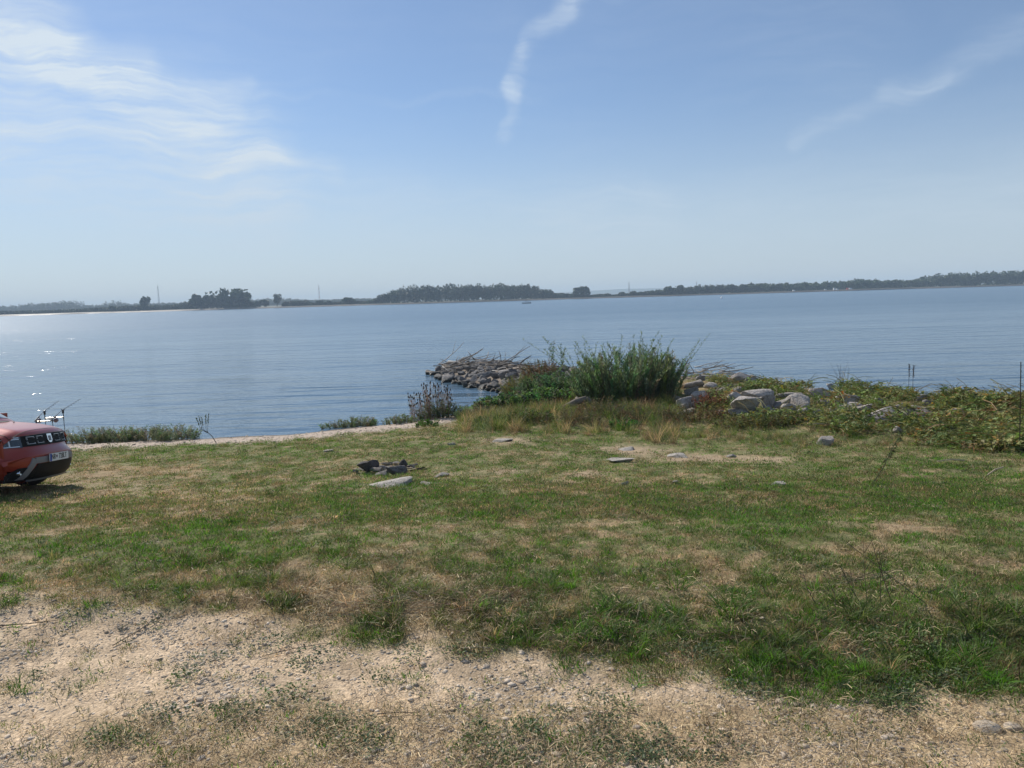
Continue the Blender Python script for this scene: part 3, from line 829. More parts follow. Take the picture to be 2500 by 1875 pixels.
    # windscreen, wipers well, side glass, rear glass
    iw = [i for i in range(len(Q)) if -1.70 < Q[i, 0] < -1.09]; q = MB(); vs = [shell(i, v * .95, .006) for i in iw for v in lin(-1, 1, 15)]
    q.add(vs, [(r * 15 + k, r * 15 + k + 1, (r + 1) * 15 + k + 1, (r + 1) * 15 + k) for r in range(len(iw) - 1) for k in range(14)]); q.build('windscreen', glass, root, True)
    # shut lines of the bonnet
    q = MB(); ih = next(i for i in range(len(Q)) if Q[i, 0] < -.20)
    vs = []
    for v in lin(-.90, .90, 21):
        a = shell(ih, v, .004); vs += [(a[0] + .006, a[1], a[2] - .002), (a[0] - .006, a[1], a[2] + .003)]
    q.add(vs, [(2 * k, 2 * k + 1, 2 * k + 3, 2 * k + 2) for k in range(20)])
    for sv in (-.90, .90):
        idx = [i for i in range(len(Q)) if -1.0 < Q[i, 0] <= Q[ih, 0]]; vs = []
        for i in idx: vs += [shell(i, sv - .007, .004), shell(i, sv + .007, .004)]
        q.add(vs, [(2 * k, 2 * k + 1, 2 * k + 3, 2 * k + 2) for k in range(len(idx) - 1)])
    q.build('bonnet_shut_line', dark, root)
    ic = [i for i in range(len(Q)) if -1.09 <= Q[i, 0] < -.955]; q = MB(); vs = [shell(i, v * .93, .008) for i in ic for v in lin(-1, 1, 15)]
    q.add(vs, [(r * 15 + k, r * 15 + k + 1, (r + 1) * 15 + k + 1, (r + 1) * 15 + k) for r in range(len(ic) - 1) for k in range(14)]); cw = q.build('cowl', black, root, True)
    for y in (-.35, .25):
        q = MB(); q.tube([(-1.02, y, 1.125), (-1.10, y - .25, 1.165), (-1.12, y - .45, 1.17)], .009); q.build('wiper', black, cw)
    q = MB(); q.lathe([(.014, 0), (.010, .012), (0, .014)], 10, 'z', (-.80, -.30, 1.083)); q.build('washer_jet', black, root)
    q = MB(); q.lathe([(.014, 0), (.010, .012), (0, .014)], 10, 'z', (-.80, .30, 1.083)); q.build('washer_jet', black, root)
    ib = [i for i in range(len(Q)) if -4.05 < Q[i, 0] < -3.78]; q = MB(); vs = [shell(i, v * .85, .006) for i in ib for v in lin(-1, 1, 9)]
    q.add(vs, [(r * 9 + k, r * 9 + k + 1, (r + 1) * 9 + k + 1, (r + 1) * 9 + k) for r in range(len(ib) - 1) for k in range(8)]); q.build('rear_window', glass, root, True)
    for s in (-1, 1):
        for x0, x1, t0, t1 in ((-1.55, -2.35, .25, .85), (-2.42, -3.25, .85, .85), (-3.32, -3.70, .85, .7)):
            yy = lambda x, t: s * (.882 - .225 * t)
            q = MB(); q.add([(x0, yy(x0, .06), 1.12), (x1, yy(x1, .06), 1.12), (x1, yy(x1, t1) + s * .012, 1.08 + .52 * t1), (x0 - .55 * (t0 < .5), yy(x0, .85) + s * .012, 1.08 + .52 * .85)], [(0, 1, 2, 3)]); q.build('side_window', glass, root)
        q = MB(); q.box((-1.42, s * 1.00, 1.15), (.10, .20, .15)); q.box((-1.42, s * .90, 1.09), (.05, .08, .04)); q.build('door_mirror', paint, root)
        for x in (-2.2, -3.05):
            q = MB(); q.box((x, s * .905, .93), (.18, .03, .035)); q.build('door_handle', black, root)
        q = MB(); q.box((-2.2, s * .885, .33), (1.8, .05, .16)); q.build('sill_cladding', black, root)
        q = MB(); strip_ = [(-4.20, s * .70, .78), (-4.24, s * .84, .78), (-4.14, s * .80, 1.05), (-4.12, s * .68, 1.05)]
        q.add(strip_, [(0, 1, 2, 3)]); q.build('tail_lamp', plain('tail_red', (.35, .01, .01), .15, 0, 1), root)
        for wx in WX:
            q = MB()
            for r0, r1 in ((.40, .455),):
                vs = []
                for a in np.linspace(-.1, math.pi + .1, 15):
                    for r in (r0, r1): vs.append((wx + r * math.cos(a), s * .905, .36 + r * math.sin(a)))
                q.add(vs, [(2 * i, 2 * i + 1, 2 * i + 3, 2 * i + 2) for i in range(14)])
            q.build('arch_trim', black, root)
            q = MB(); t = .11 * s
            q.lathe([(.23, -.105), (.31, -.11), (.338, -.085), (.345, 0), (.338, .085), (.31, .11), (.23, .105)], 30, 'y', (wx, s * .77, .345)); wh = q.build('wheel', rubber, root, True)
            q = MB(); q.lathe([(.225, s * .06), (.235, s * .10), (.21, s * .085), (.06, s * .07), (.055, s * .095), (0, s * .1)], 24, 'y', (wx, s * .77, .345))
            q.build('rim', plain('rim_dark', (.06, .06, .065), .4, .6), wh)
            for k in range(5):
                a = 2 * math.pi * k / 5; q2 = MB(); q2.box((wx + .13 * math.cos(a), s * (.77 + .10), .345 + .13 * math.sin(a)), (.19, .02, .045), Matrix.Rotation(-a, 3, 'Y')); q2.build('spoke', alloy, wh)
    q = MB(); q.box((-4.345, 0, .72), (.012, .52, .115)); q.build('number_plate', white, root)
    # stand it on the slope
    hd, roll = R_(2.47), R_(-5.0)
    fwd = Vector((math.cos(hd), math.sin(hd), 0)); lef = Vector((-math.sin(hd), math.cos(hd), 0))
    base = Vector((-7.196, 11.936, 0))
    cs = []
    for wx in WX:
        for s in (-1, 1):
            p = base + fwd * wx + lef * (.77 * s); cs.append((wx, .77 * s, h1(p.x, p.y)))
    A = np.array([(c[0], c[1], 1) for c in cs]); gx, gy, g0 = np.linalg.lstsq(A, np.array([c[2] for c in cs]), rcond=None)[0]
    up = Vector((0, 0, 1)) - fwd * gx - lef * gy; up.normalize(); f2 = (fwd - up * fwd.dot(up)).normalized(); l2 = up.cross(f2)
    root.matrix_world = Matrix(((f2.x, l2.x, up.x, base.x), (f2.y, l2.y, up.y, base.y), (f2.z, l2.z, up.z, g0 - .02), (0, 0, 0, 1)))
    tag(root, 'red compact off-road car with silver skid plate parked at the left edge', 'car')


build_car()


# ================================================================== FISHING TACKLE BEHIND THE CAR
def build_tackle():
    blk = plain('tackle_black', (.015, .015, .017), .5); grey = plain('tackle_grey', (.10, .10, .11), .4, .4); alu = plain('tackle_alloy', (.45, .43, .37), .35, .6); spool = plain('spool', (.16, .13, .15), .4, .5)
    Y0, Y1 = 20.2, 21.0
    a, b = at_y(89, 1029, Y0), at_y(128, 1027, Y0)
    c, d = at_y(110, 1021, Y1), at_y(155, 1018, Y1)
    root = empty('rod_pod', (b.x, b.y, h1(b.x, b.y)))
    inv = Matrix.Translation(-root.location)
    L_ = lambda p: Vector(p) - root.location
    for p, q in ((a, b), (c, d)):
        m = MB(); m.tube([L_(p), L_(q)], .014, 8); m.build('buzz_bar', alu, root)
    m = MB(); mid1, mid0 = (a + b) / 2, (c + d) / 2; m.tube([L_(mid1), L_(mid0)], .012, 8); m.build('main_bar', grey, root)
    for p in (a, b, c, d):
        m = MB(); g = Vector((p.x, p.y, max(h1(p.x, p.y), -.4) - .05)); m.tube([L_(p), L_(g)], .009, 6); m.build('leg', grey, root)
    for p, up in ((c, .15), (d, .15)):
        m = MB(); q = p + Vector((0, 0, .0)); m.tube([L_(q - Vector((0, 0, .06))), L_(q + Vector((0, 0, up - .05)))], .012, 6); m.tube([L_(q + Vector((0, 0, up - .05))), L_(q + Vector((0, 0, up + .045)))], [.026, .030], 8)
        m.tube([L_(q + Vector((-.03, 0, up + .03))), L_(q + Vector((-.035, 0, up + .075)))], .007, 5); m.tube([L_(q + Vector((.03, 0, up + .03))), L_(q + Vector((.035, 0, up + .075)))], .007, 5)
        m.build('bite_alarm', blk, root)
    for p in (a, b):
        m = MB(); m.tube([L_(p - Vector((0, 0, .05))), L_(p + Vector((0, 0, .07)))], [.012, .016], 6); m.build('rear_rest', blk, root)
    tag(root, 'alloy rod pod with two black bite alarms standing behind the red car', 'rod pod')
    for i, (rb, al, tip, lab) in enumerate(((at_y(85, 1028, 19.9), c, at_y(141, 987, 23.4), 'fishing rod nearer the left edge resting on the rod pod'),
                                            (at_y(122, 1028, 19.9), d, at_y(190, 985, 23.4), 'fishing rod with a visible round reel resting on the rod pod'))):
        al = al + Vector((0, 0, .205)); r = empty('fishing_rod', rb); Lr = lambda p: Vector(p) - r.location
        # butt, past the alarm, then a straight blank to the tip
        dirn = (al - rb); end = rb + dirn.normalized() * 3.4
        end = end * .35 + tip * .65
        m = MB(); m.tube([Lr(rb), Lr(al), Lr(al.lerp(end, .5)), Lr(end)], [.012, .009, .006, .003], 6); m.build('blank', grey, r)
        m = MB(); m.tube([Lr(rb), Lr(rb.lerp(al, .45))], .016, 8); m.build('grip', blk, r)
        rp = rb.lerp(al, .42)
        m = MB(); m.tube([Lr(rp), Lr(rp - Vector((0, 0, .07)))], .010, 6); ax = dirn.normalized(); ce = rp - Vector((0, 0, .11))
        m.tube([Lr(ce - ax * .05), Lr(ce - ax * .03), Lr(ce + ax * .03), Lr(ce + ax * .05)], [.035, .058, .058, .035], 12)
        rl = m.build('reel', spool, r); m = MB(); m.tube([Lr(ce), Lr(ce + Vector((-.10, 0, .0))), Lr(ce + Vector((-.10, 0, -.06)))], .008, 6); m.build('handle', blk, rl)
        for t in (.12, .3, .46, .6, .74, .87, .98):
            p = al.lerp(end, t); m = MB(); k = .028 * (1 - .6 * t)
            pts = [p + Vector((math.cos(q) * k, 0, -k + math.sin(q) * k)) for q in np.linspace(0, 2 * math.pi, 9)]
            m.tube([Lr(q) for q in pts], .004, 4, caps=False); m.build('line_guide', blk, r)
        tag(r, lab, 'fishing rod', 'fishing rods on the pod')


build_tackle()


# ================================================================== GROUND COVER (nobody could count it)
def blade_mesh(name, seed, n, r, h, w, curve, lean, seg=2, dry=0.0, mat=None):
    """A clump of grass blades: n blades within r, heights h=(lo,hi), widths w=(lo,hi)."""
    g = np.random.RandomState(seed); V, Fs, C = [], [], []
    for _ in range(n):
        a = g.uniform(0, 2 * math.pi); q = r * math.sqrt(g.uniform()); bx, by = q * math.cos(a), q * math.sin(a)
        hh, ww = g.uniform(*h), g.uniform(*w)
        da = a + g.normal() * 0.9; ln = g.uniform(*lean); cv = g.uniform(*curve)
        dx, dy = math.cos(da), math.sin(da); ta = g.uniform(0, math.pi); sx, sy = math.cos(ta) * ww / 2, math.sin(ta) * ww / 2
        b = len(V); c = np.array((1.0, 1.0, 1.0)) * g.uniform(.62, 1.35)
        if g.uniform() < dry: c = c * np.array((1.9, 1.6, 1.7))
        for k in range(seg):
            t = k / seg; o = (ln * t + cv * t * t) * hh; z = hh * t * (1 - .35 * cv * t)
            wk = 1 - .35 * t
            V += [(bx + dx * o - sx * wk, by + dy * o - sy * wk, z), (bx + dx * o + sx * wk, by + dy * o + sy * wk, z)]; C += [c, c]
        o = (ln + cv) * hh; V.append((bx + dx * o, by + dy * o, max(.003, hh * (1 - .35 * cv)))); C.append(c * np.array((1.1, 1.02, 1.0)))
        for k in range(seg - 1): Fs.append((b + 2 * k, b + 2 * k + 1, b + 2 * k + 3, b + 2 * k + 2))
        Fs.append((b + 2 * seg - 2, b + 2 * seg - 1, b + 2 * seg))
    return mesh_np(name, V, Fs, C, mat)


def straw_mesh(name, seed, n, r, ln, w, mat):
    """Dead stalks lying about, each slightly bent and a little off the ground."""
    g = np.random.RandomState(seed); V, Fs, C = [], [], []
    for _ in range(n):
        a = g.uniform(0, 2 * math.pi); q = r * math.sqrt(g.uniform()); x, y = q * math.cos(a), q * math.sin(a)
        th = g.uniform(0, 2 * math.pi); l = g.uniform(*ln); ww = g.uniform(*w); z0 = g.uniform(.002, .012); ri = g.uniform(-.05, .35) * l
        c = np.array((1, 1, 1)) * g.uniform(.55, 1.35); b = len(V); bend = g.normal() * .25
        for t in (0, .5, 1):
            X = x + math.cos(th + bend * t) * l * t; Yy = y + math.sin(th + bend * t) * l * t; Z = z0 + max(ri * t, 0) + .012 * math.sin(t * 3)
            nx, ny = -math.sin(th) * ww / 2, math.cos(th) * ww / 2
            V += [(X - nx, Yy - ny, Z), (X + nx, Yy + ny, Z + ww * .5)]; C += [c, c]
        Fs += [(b, b + 1, b + 3, b + 2), (b + 2, b + 3, b + 5, b + 4)]
    return mesh_np(name, V, Fs, C, mat)


def leafy_mesh(name, seed, n, r, h, size, mat, asp=.6, upright=.5):
    """Low broad-leaved weed: short leaves standing at all angles."""
    g = np.random.RandomState(seed); V, Fs, C = [], [], []
    for _ in range(n):
        a = g.uniform(0, 2 * math.pi); q = r * math.sqrt(g.uniform()); z = g.uniform(*h) * (1 - .5 * (q / r) ** 2)
        p = np.array((q * math.cos(a), q * math.sin(a), z)); s = g.uniform(*size)
        d = np.array((math.cos(a + g.normal() * .8), math.sin(a + g.normal() * .8), g.uniform(-.2, upright + .3))); d /= np.linalg.norm(d)
        sd = np.cross(d, (g.normal() * .4, g.normal() * .4, 1)); sd /= np.linalg.norm(sd); nn = np.cross(sd, d)
        c = np.array((1, 1, 1)) * g.uniform(.6, 1.35); b = len(V)
        V += [p, p + d * s * .5 + sd * s * asp * .5 + nn * s * .06, p + d * s, p + d * s * .5 - sd * s * asp * .5 + nn * s * .06]; C += [c] * 4
        Fs += [(b, b + 1, b + 2), (b, b + 2, b + 3)]
    return mesh_np(name, V, Fs, C, mat)


GM = leaf_mat('grass_blade', .38, True); DM = leaf_mat('dead_stalk', .15, True); WM = leaf_mat('weed_leaf', .30, True)
P_FINE = [blade_mesh('fine', 100 + i, 26, .055, (.008, .030), (.0020, .0042), (.2, .9), (-.1, .5), 2, .16, GM) for i in range(5)]
P_WIDE = [blade_mesh('wide', 120 + i, 34, .13, (.010, .034), (.005, .009), (.2, .9), (-.1, .6), 2, .16, GM) for i in range(5)]
P_TUFT = [blade_mesh('tuft', 140 + i, 34, .06, (.06, .17), (.003, .0065), (.3, 1.1), (0, .5), 3, .22, GM) for i in range(5)]
P_STRAW = [straw_mesh('straw', 160 + i, 14, .12, (.015, .075), (.0010, .0022), DM) for i in range(5)]
P_WEED = [leafy_mesh('weed', 180 + i, 46, .075, (.004, .03), (.010, .022), WM) for i in range(4)]
P_TALL = [blade_mesh('tall', 200 + i, 40, .12, (.20, .55), (.005, .009), (.1, .7), (-.05, .35), 3, .3, GM) for i in range(4)]

T_GREEN, T_LUSH, T_OLIVE, T_DRY, T_BROWN, T_GREY = [np.array(c) for c in ((.115, .185, .042), (.095, .215, .032), (.185, .195, .070), (.44, .345, .20), (.28, .20, .12), (.135, .175, .085))]


def sample(n, ylo, yhi, xspread, power=1.0):
    """Random places on the ground in the wedge the lake side of the camera, thinner with distance."""
    u = RS.uniform(size=n); Y = ylo * (yhi / ylo) ** (u ** power)
    X = RS.uniform(-1, 1, n) * (Y * xspread + .5)
    return X, Y


def place(X, Y, lift=0.0):
    Z = height(X, Y)
    return np.stack([X, Y, Z + lift], 1), masks(X, Y, Z)


def tint_for(k, n, lush=.0):
    g = np.clip(k['green'] + RS.normal(size=n) * .13, 0, 1)
    c = lerp(np.broadcast_to(T_DRY, (n, 3)), np.broadcast_to(T_OLIVE, (n, 3)), sstep(.12, .42, g))
    c = lerp(c, np.broadcast_to(T_GREEN, (n, 3)), sstep(.35, .62, g))
    c = lerp(c, np.broadcast_to(T_LUSH, (n, 3)), sstep(.72, .95, g))
    br = (RS.uniform(size=n) < .26)[:, None]
    c = np.where(br, T_BROWN * .8 + c * .2, c)
    gr = (RS.uniform(size=n) < .12)[:, None]
    c = np.where(gr, T_GREY, c)
    dk = (RS.uniform(size=n) < .24)[:, None]
    c = np.where(dk, c * .52, c)
    return c * RS.uniform(.6, 1.35, n)[:, None]


def randrot(n, tilt=.25):
    r = RS.normal(size=(n, 3)) * tilt; r[:, 2] = RS.uniform(0, 2 * math.pi, n)
    return r




BOULDERS = [  # photo boxes with what sets each one apart
    (1785, 974, 1872, 1013, 0, 'long rounded grey boulder, the largest of the rocks right of the willow'),
    (1857, 966, 1896, 1000, 1, 'blunt grey boulder leaning against the right end of the largest rock'),
    (1820, 953, 1894, 978, 2, 'flat topped grey boulder directly behind the largest rock'),
    (1778, 960, 1819, 985, 3, 'pale ridged boulder behind the left end of the largest rock'),
    (1781, 996, 1823, 1016, 4, 'small rounded boulder in front of the left end of the largest rock'),
    (1848, 992, 1884, 1009, 5, 'small low boulder in front of the right end of the largest rock'),
    (1890, 975, 1931, 1000, 6, 'pinkish grey pointed boulder just right of the largest rock'),
    (1928, 965, 1984, 993, 7, 'broad sloping boulder second to the right of the largest rock'),
    (1686, 959, 1724, 982, 8, 'dark grey rounded boulder beside the foot of the willow shrub'),
    (1654, 967, 1697, 998, 2, 'reddish brown boulder at the right foot of the willow shrub'),
    (1675, 945, 1706, 965, 4, 'blue grey shaded boulder tucked behind the willow shrub'),
    (1777, 912, 1838, 933, 3, 'angular pale boulder at the top of the bank against the water'),
    (2048, 966, 2100, 990, 1, 'rounded boulder standing alone among brambles below the dry twigs'),
    (2088, 988, 2125, 1008, 6, 'tan wedge shaped boulder among the brambles'),
    (2132, 1000, 2192, 1020, 5, 'long low whitish boulder lying flat in the brambles'),
    (2216, 996, 2277, 1018, 7, 'low cracked grey boulder near the two dark seed spikes'),
    (2001, 1070, 2034, 1089, 8, 'single dark stone in the grass well below the bramble bank'),
]
SMALL_STONES = [(1640, 966, 1668, 980), (1692, 981, 1718, 997), (1732, 974, 1748, 984), (1744, 949, 1772, 959), (1792, 945, 1815, 958), (1776, 937, 1794, 951), (1664, 929, 1730, 947), (1700, 917, 1724, 929),
             (1808, 920, 1858, 934), (1884, 932, 1932, 944), (1902, 959, 1955, 974), (1982, 949, 2028, 970), (2000, 978, 2034, 991), (2060, 985, 2105, 998), (2031, 996, 2055, 1009), (1946, 994, 1980, 1011),
             (1910, 989, 1946, 1005), (1880, 998, 1910, 1011), (2185, 1045, 2208, 1058), (2345, 1034, 2378, 1048), (2452, 1036, 2476, 1052), (2296, 1008, 2326, 1020), (2120, 1016, 2175, 1030), (1664, 985, 1690, 1002),
             (1655, 1000, 1700, 1012), (1620, 950, 1650, 968), (1755, 1000, 1778, 1012), (2200, 1010, 2232, 1022), (2260, 980, 2285, 992), (1985, 1000, 2010, 1012), (1722, 935, 1752, 948), (1600, 935, 1640, 950), (2140, 975, 2170, 990), (2185, 985, 2212, 998), (2240, 965, 2270, 980), (2330, 1000, 2362, 1016), (2395, 1012, 2420, 1026), (2380, 985, 2402, 998), (2275, 1035, 2300, 1048), (2240, 1042, 2262, 1053), (2108, 950, 2135, 964), (2020, 938, 2046, 950)]


def near_boulder(u, v):
    m = np.zeros(np.shape(u))
    for b in BOULDERS + SMALL_STONES:
        x0, y0, x1, y1 = b[:4]; m = np.maximum(m, ((u > x0 + 1) & (u < x1 - 1) & (v > y0 + 1) & (v < y1 + (15 if len(b) > 4 else 11))).astype(float))
    return m


def build_cover():
    pts, rot, scl, pick, tint = [], [], [], [], []

    def put(P, sc, pk, t, tilt=.22):
        n = len(P); pts.append(P); rot.append(randrot(n, tilt)); scl.append(np.asarray(sc) if np.ndim(sc) == 2 else np.repeat(np.asarray(sc)[:, None], 3, 1)); pick.append(pk); tint.append(t)
    protos = P_FINE + P_WIDE + P_TUFT + P_TALL
    # near field and bank: fine clumps
    X, Y = sample(62000, 2.4, 10.5, .80); P, k = place(X, Y)
    hf = fbm(X * 7, Y * 7, 2, 171)
    dens = (1 - k['road'] * .93) * (1 - .75 * np.clip(k['bare'], 0, 1)) * (.30 + .70 * sstep(.1, .5, k['green'] + .25 * k['n3'])) * (.35 + .75 * sstep(.36, .56, hf))
    keep = RS.uniform(size=len(X)) < dens
    P = P[keep]; kk = {a: b[keep] for a, b in k.items()}; n = len(P)
    put(P, RS.uniform(.7, 1.35, n) * (1 + .35 * sstep(.6, 1, kk['green'])), RS.randint(0, 5, n), tint_for(kk, n))
    # middle and far field: broader clumps
    X, Y = sample(60000, 7.5, 27, .80, .9); P, k = place(X, Y)
    hf = fbm(X * 3.2, Y * 3.2, 3, 173)
    dens = (1 - k['beach']) * (1 - .8 * np.clip(k['bare'], 0, 1)) * (.25 + .75 * sstep(.1, .5, k['green'] + .25 * k['n3'])) * (.25 + .80 * sstep(.38, .56, hf)) * sstep(.8, 2.2, k['s']) * (1 - k['road'])
    keep = RS.uniform(size=len(X)) < dens
    P = P[keep]; kk = {a: b[keep] for a, b in k.items()}; n = len(P)
    put(P, RS.uniform(.6, 1.3, n) * (1 + .3 * sstep(14, 20, P[:, 1])), 5 + RS.randint(0, 5, n), tint_for(kk, n))
    # tufts: the bank along the road, and here and there in the field
    X, Y = sample(26000, 3.0, 16, .80); P, k = place(X, Y); u, v = k['u'], k['v']
    edge = np.interp(u, ROAD_U, ROAD_V)
    band = np.exp(-((v - (edge - 90 - 60 * k['n1'])) / 75) ** 2) * sstep(350, 900, u) + .45 * np.exp(-((v - (edge - 70)) / 60) ** 2)
    dens = np.clip(band * (.15 + 1.2 * sstep(.42, .62, k['n2'])) + .030 * sstep(.5, .7, k['green']), 0, 1) * (1 - k['road'] * .9) * .62
    keep = RS.uniform(size=len(X)) < dens
    P = P[keep]; kk = {a: b[keep] for a, b in k.items()}; n = len(P); kk['green'] = np.clip(kk['green'] + .08, 0, 1)
    put(P, RS.uniform(.35, .85, n) * np.where(P[:, 1] > 7, .6, 1), 10 + RS.randint(0, 5, n), tint_for(kk, n), .3)
    # long dry grass and herbs on the way to the rocks
    X, Y = RS.uniform(-1.5, 12, 16000), RS.uniform(14.5, 26, 16000); P, k = place(X, Y); u, v = k['u'], k['v']
    line = np.interp(u, [1150, 1250, 1450, 1650, 1900, 2200, 2500], [1040, 1045, 1047, 1060, 1092, 1125, 1165])
    dens = sstep(25, -25, v - line + (k['n2'] - .5) * 60) * sstep(880, 960, v) * (.08 + .5 * sstep(.45, .65, k['n1'])) * sstep(1, 2.5, k['s'])
    dens = np.where(u > 1660, dens * .8, dens) * (1 - near_boulder(u, v)); tall = np.where(u > 1660, .5, 1.0)
    keep = RS.uniform(size=len(X)) < dens; P = P[keep]; kk = {a: b[keep] for a, b in k.items()}; n = len(P)
    kk['green'] = np.clip(.15 + .75 * kk['n2'], 0, 1)
    put(P, RS.uniform(.35, .95, n) * tall[keep], 15 + RS.randint(0, 4, n), tint_for(kk, n), .2)
    scatter('grass', np.vstack(pts), np.vstack(rot), np.vstack(scl), np.concatenate(pick), np.vstack(tint), protos, 'short patchy green and dried grass covering the slope to the lake', 'grass')

    # dead stalks: on the road edge, on the brown parts of the bank, thinly everywhere near
    X, Y = sample(34000, 2.3, 9, .80); P, k = place(X, Y, .004); u, v = k['u'], k['v']
    dens = .05 + .36 * k['mat'] + .60 * blob(u, v, 880, 1450, 420, 75) + .35 * blob(u, v, 1500, 1520, 500, 70) + .3 * (1 - sstep(.2, .5, k['green'])) * (1 - k['road']) + .25 * blob(u, v, 2080, 1420, 180, 40)
    keep = RS.uniform(size=len(X)) < np.clip(dens, 0, 1) * .7; P = P[keep]; n = len(P)
    t = np.where((RS.uniform(size=n) < .30)[:, None], T_BROWN * 1.1, T_DRY * 1.3) * RS.uniform(.7, 1.3, n)[:, None]
    scatter('straw_litter', P, randrot(n, .08), np.repeat(RS.uniform(.6, 1.4, n)[:, None], 3, 1), RS.randint(0, 5, n), t, P_STRAW, 'pale dead straw and stalks lying on the gravel and the bank', 'straw')

    # low mats of broad leaves
    X, Y = sample(26000, 2.4, 12, .80); P, k = place(X, Y); u, v = k['u'], k['v']
    n4 = fbm(X * 2.1 + 40, Y * 2.1, 3, 301)
    dens = .9 * sstep(.60, .70, n4) * (.15 + .85 * sstep(1470, 1560, v)) * (1 - .55 * k['road'])
    for cx, cy, rx, ry, kk_ in [(420, 1750, 70, 22, .8), (640, 1650, 30, 8, .5), (1700, 1590, 90, 20, .9), (2300, 1640, 130, 45, .9), (2150, 1570, 160, 40, .7), (1870, 1690, 50, 14, .7),
                                (300, 1800, 90, 20, .7), (1560, 1830, 90, 30, .7), (2480, 1580, 60, 60, .7), (700, 1810, 60, 14, .5), (1950, 1790, 50, 14, .5), (880, 1820, 60, 15, .6),
                                (150, 1660, 60, 16, .6), (40, 1800, 30, 16, .8), (1480, 1560, 60, 14, .6), (1030, 1590, 60, 14, .6), (1690, 1850, 90, 30, .5), (940, 1190, 70, 14, .5), (1010, 1185, 60, 12, .5)]:
        dens = dens + kk_ * blob(u, v, cx, cy, rx, ry)
    keep = RS.uniform(size=len(X)) < np.clip(dens, 0, 1) * .45; P = P[keep]; n = len(P)
    t = np.where((RS.uniform(size=n) < .6)[:, None], np.array((.110, .150, .074)), np.array((.130, .185, .062))) * RS.uniform(.75, 1.25, n)[:, None]
    scatter('ground_weeds', P, randrot(n, .12), np.repeat(RS.uniform(.6, 1.3, n)[:, None], 3, 1), RS.randint(0, 4, n), t, P_WEED, 'low dark green clover-like weeds spreading in mats over the gravel', 'weeds')


build_cover()


# ------------------------------------------------------------------ pebbles
def build_pebbles():
    pm = rock_mat('pebble_stone', (.46, .38, .29), (.68, .58, .46), (.72, .65, .56), 30, .002, True, .25)
    protos = []
    for i in range(8):
        P, Fs = rock_shape(900 + i, ICO2 if i < 3 else ICO1, 3, .10, .55, .7, .95)
        P = P * np.array((1.0, .72, .34)) * .5; P[:, 2] += .04
        protos.append(mesh_np('pebble_shape', P, Fs, None, pm, True))
    X, Y = sample(190000, 2.3, 6.2, .80); P, k = place(X, Y, -.001)
    n4 = fbm(X * 1.6, Y * 1.6, 3, 401)
    dens = np.clip(k['road'] + .06, 0, 1) * (.22 + .9 * sstep(.38, .62, n4)) * (1 - .45 * k['mat'])
    dens = np.maximum(dens, .8 * blob(k['u'], k['v'], 20, 1500, 260, 60))
    keep = RS.uniform(size=len(X)) < dens; P = P[keep]; n = len(P)
    sz = np.exp(RS.normal(size=n) * .50) * .0108; sz = np.clip(sz, .004, .042)
    t = np.array((1, 1, 1)) * RS.uniform(.62, 1.25, n)[:, None]
    cool = (RS.uniform(size=n) < .28)[:, None]; t = np.where(cool, t * np.array((.86, .89, .93)), t)
    # a further strip of pebbles at the waterline and on the spit
    X2 = RS.uniform(-14, 3, 9000); Y2 = RS.uniform(17.5, 27, 9000); P2, k2 = place(X2, Y2); kp = RS.uniform(size=9000) < k2['beach'] * .8 * (k2['s'] > .05); P2 = P2[kp]; n2 = len(P2)
    s2 = np.clip(np.exp(RS.normal(size=n2) * .5) * .035, .015, .12)
    # the 300 largest on screen are pieces of the ground, the rest is gravel
    dist = np.linalg.norm(P - np.array((0, 0, ZC)), axis=1); vis = (np.abs(P[:, 0]) < P[:, 1] * .66) & (P[:, 1] > 2.62)
    order = np.argsort(-(sz / dist) * vis)[:300]; rest = np.setdiff1d(np.arange(n), order)
    for j in order:
        o = bpy.data.objects.new('pebble', protos[RS.randint(0, 8)]); s = sz[j] * 1.25
        o.location = P[j]; o.rotation_euler = (RS.normal() * .15, RS.normal() * .15, RS.uniform(0, 6.28)); o.scale = (s, s, s)
        link(o, GROUND)
    allP = np.vstack([P[rest], P2]); alls = np.concatenate([sz[rest], s2]); allt = np.vstack([t[rest], np.full((n2, 3), .9) * RS.uniform(.6, 1.2, n2)[:, None]]); n = len(allP)
    scatter('gravel', allP, randrot(n, .2), np.repeat(alls[:, None], 3, 1), RS.randint(0, 8, n), allt, protos, 'loose rounded beige and grey pebbles strewn over the track', 'gravel')
    # individual pebbles use the same material, whose instance tint must read as white for them
    pm2 = rock_mat('pebble_single', (.44, .36, .27), (.66, .56, .45), (.70, .63, .54), 30, .002, False, .35)
    for i in range(8):
        c = protos[i].copy(); c.materials[0] = pm2
        for o in [o for o in GROUND.children if o.data == protos[i]]: o.data = c
    return protos


build_pebbles()


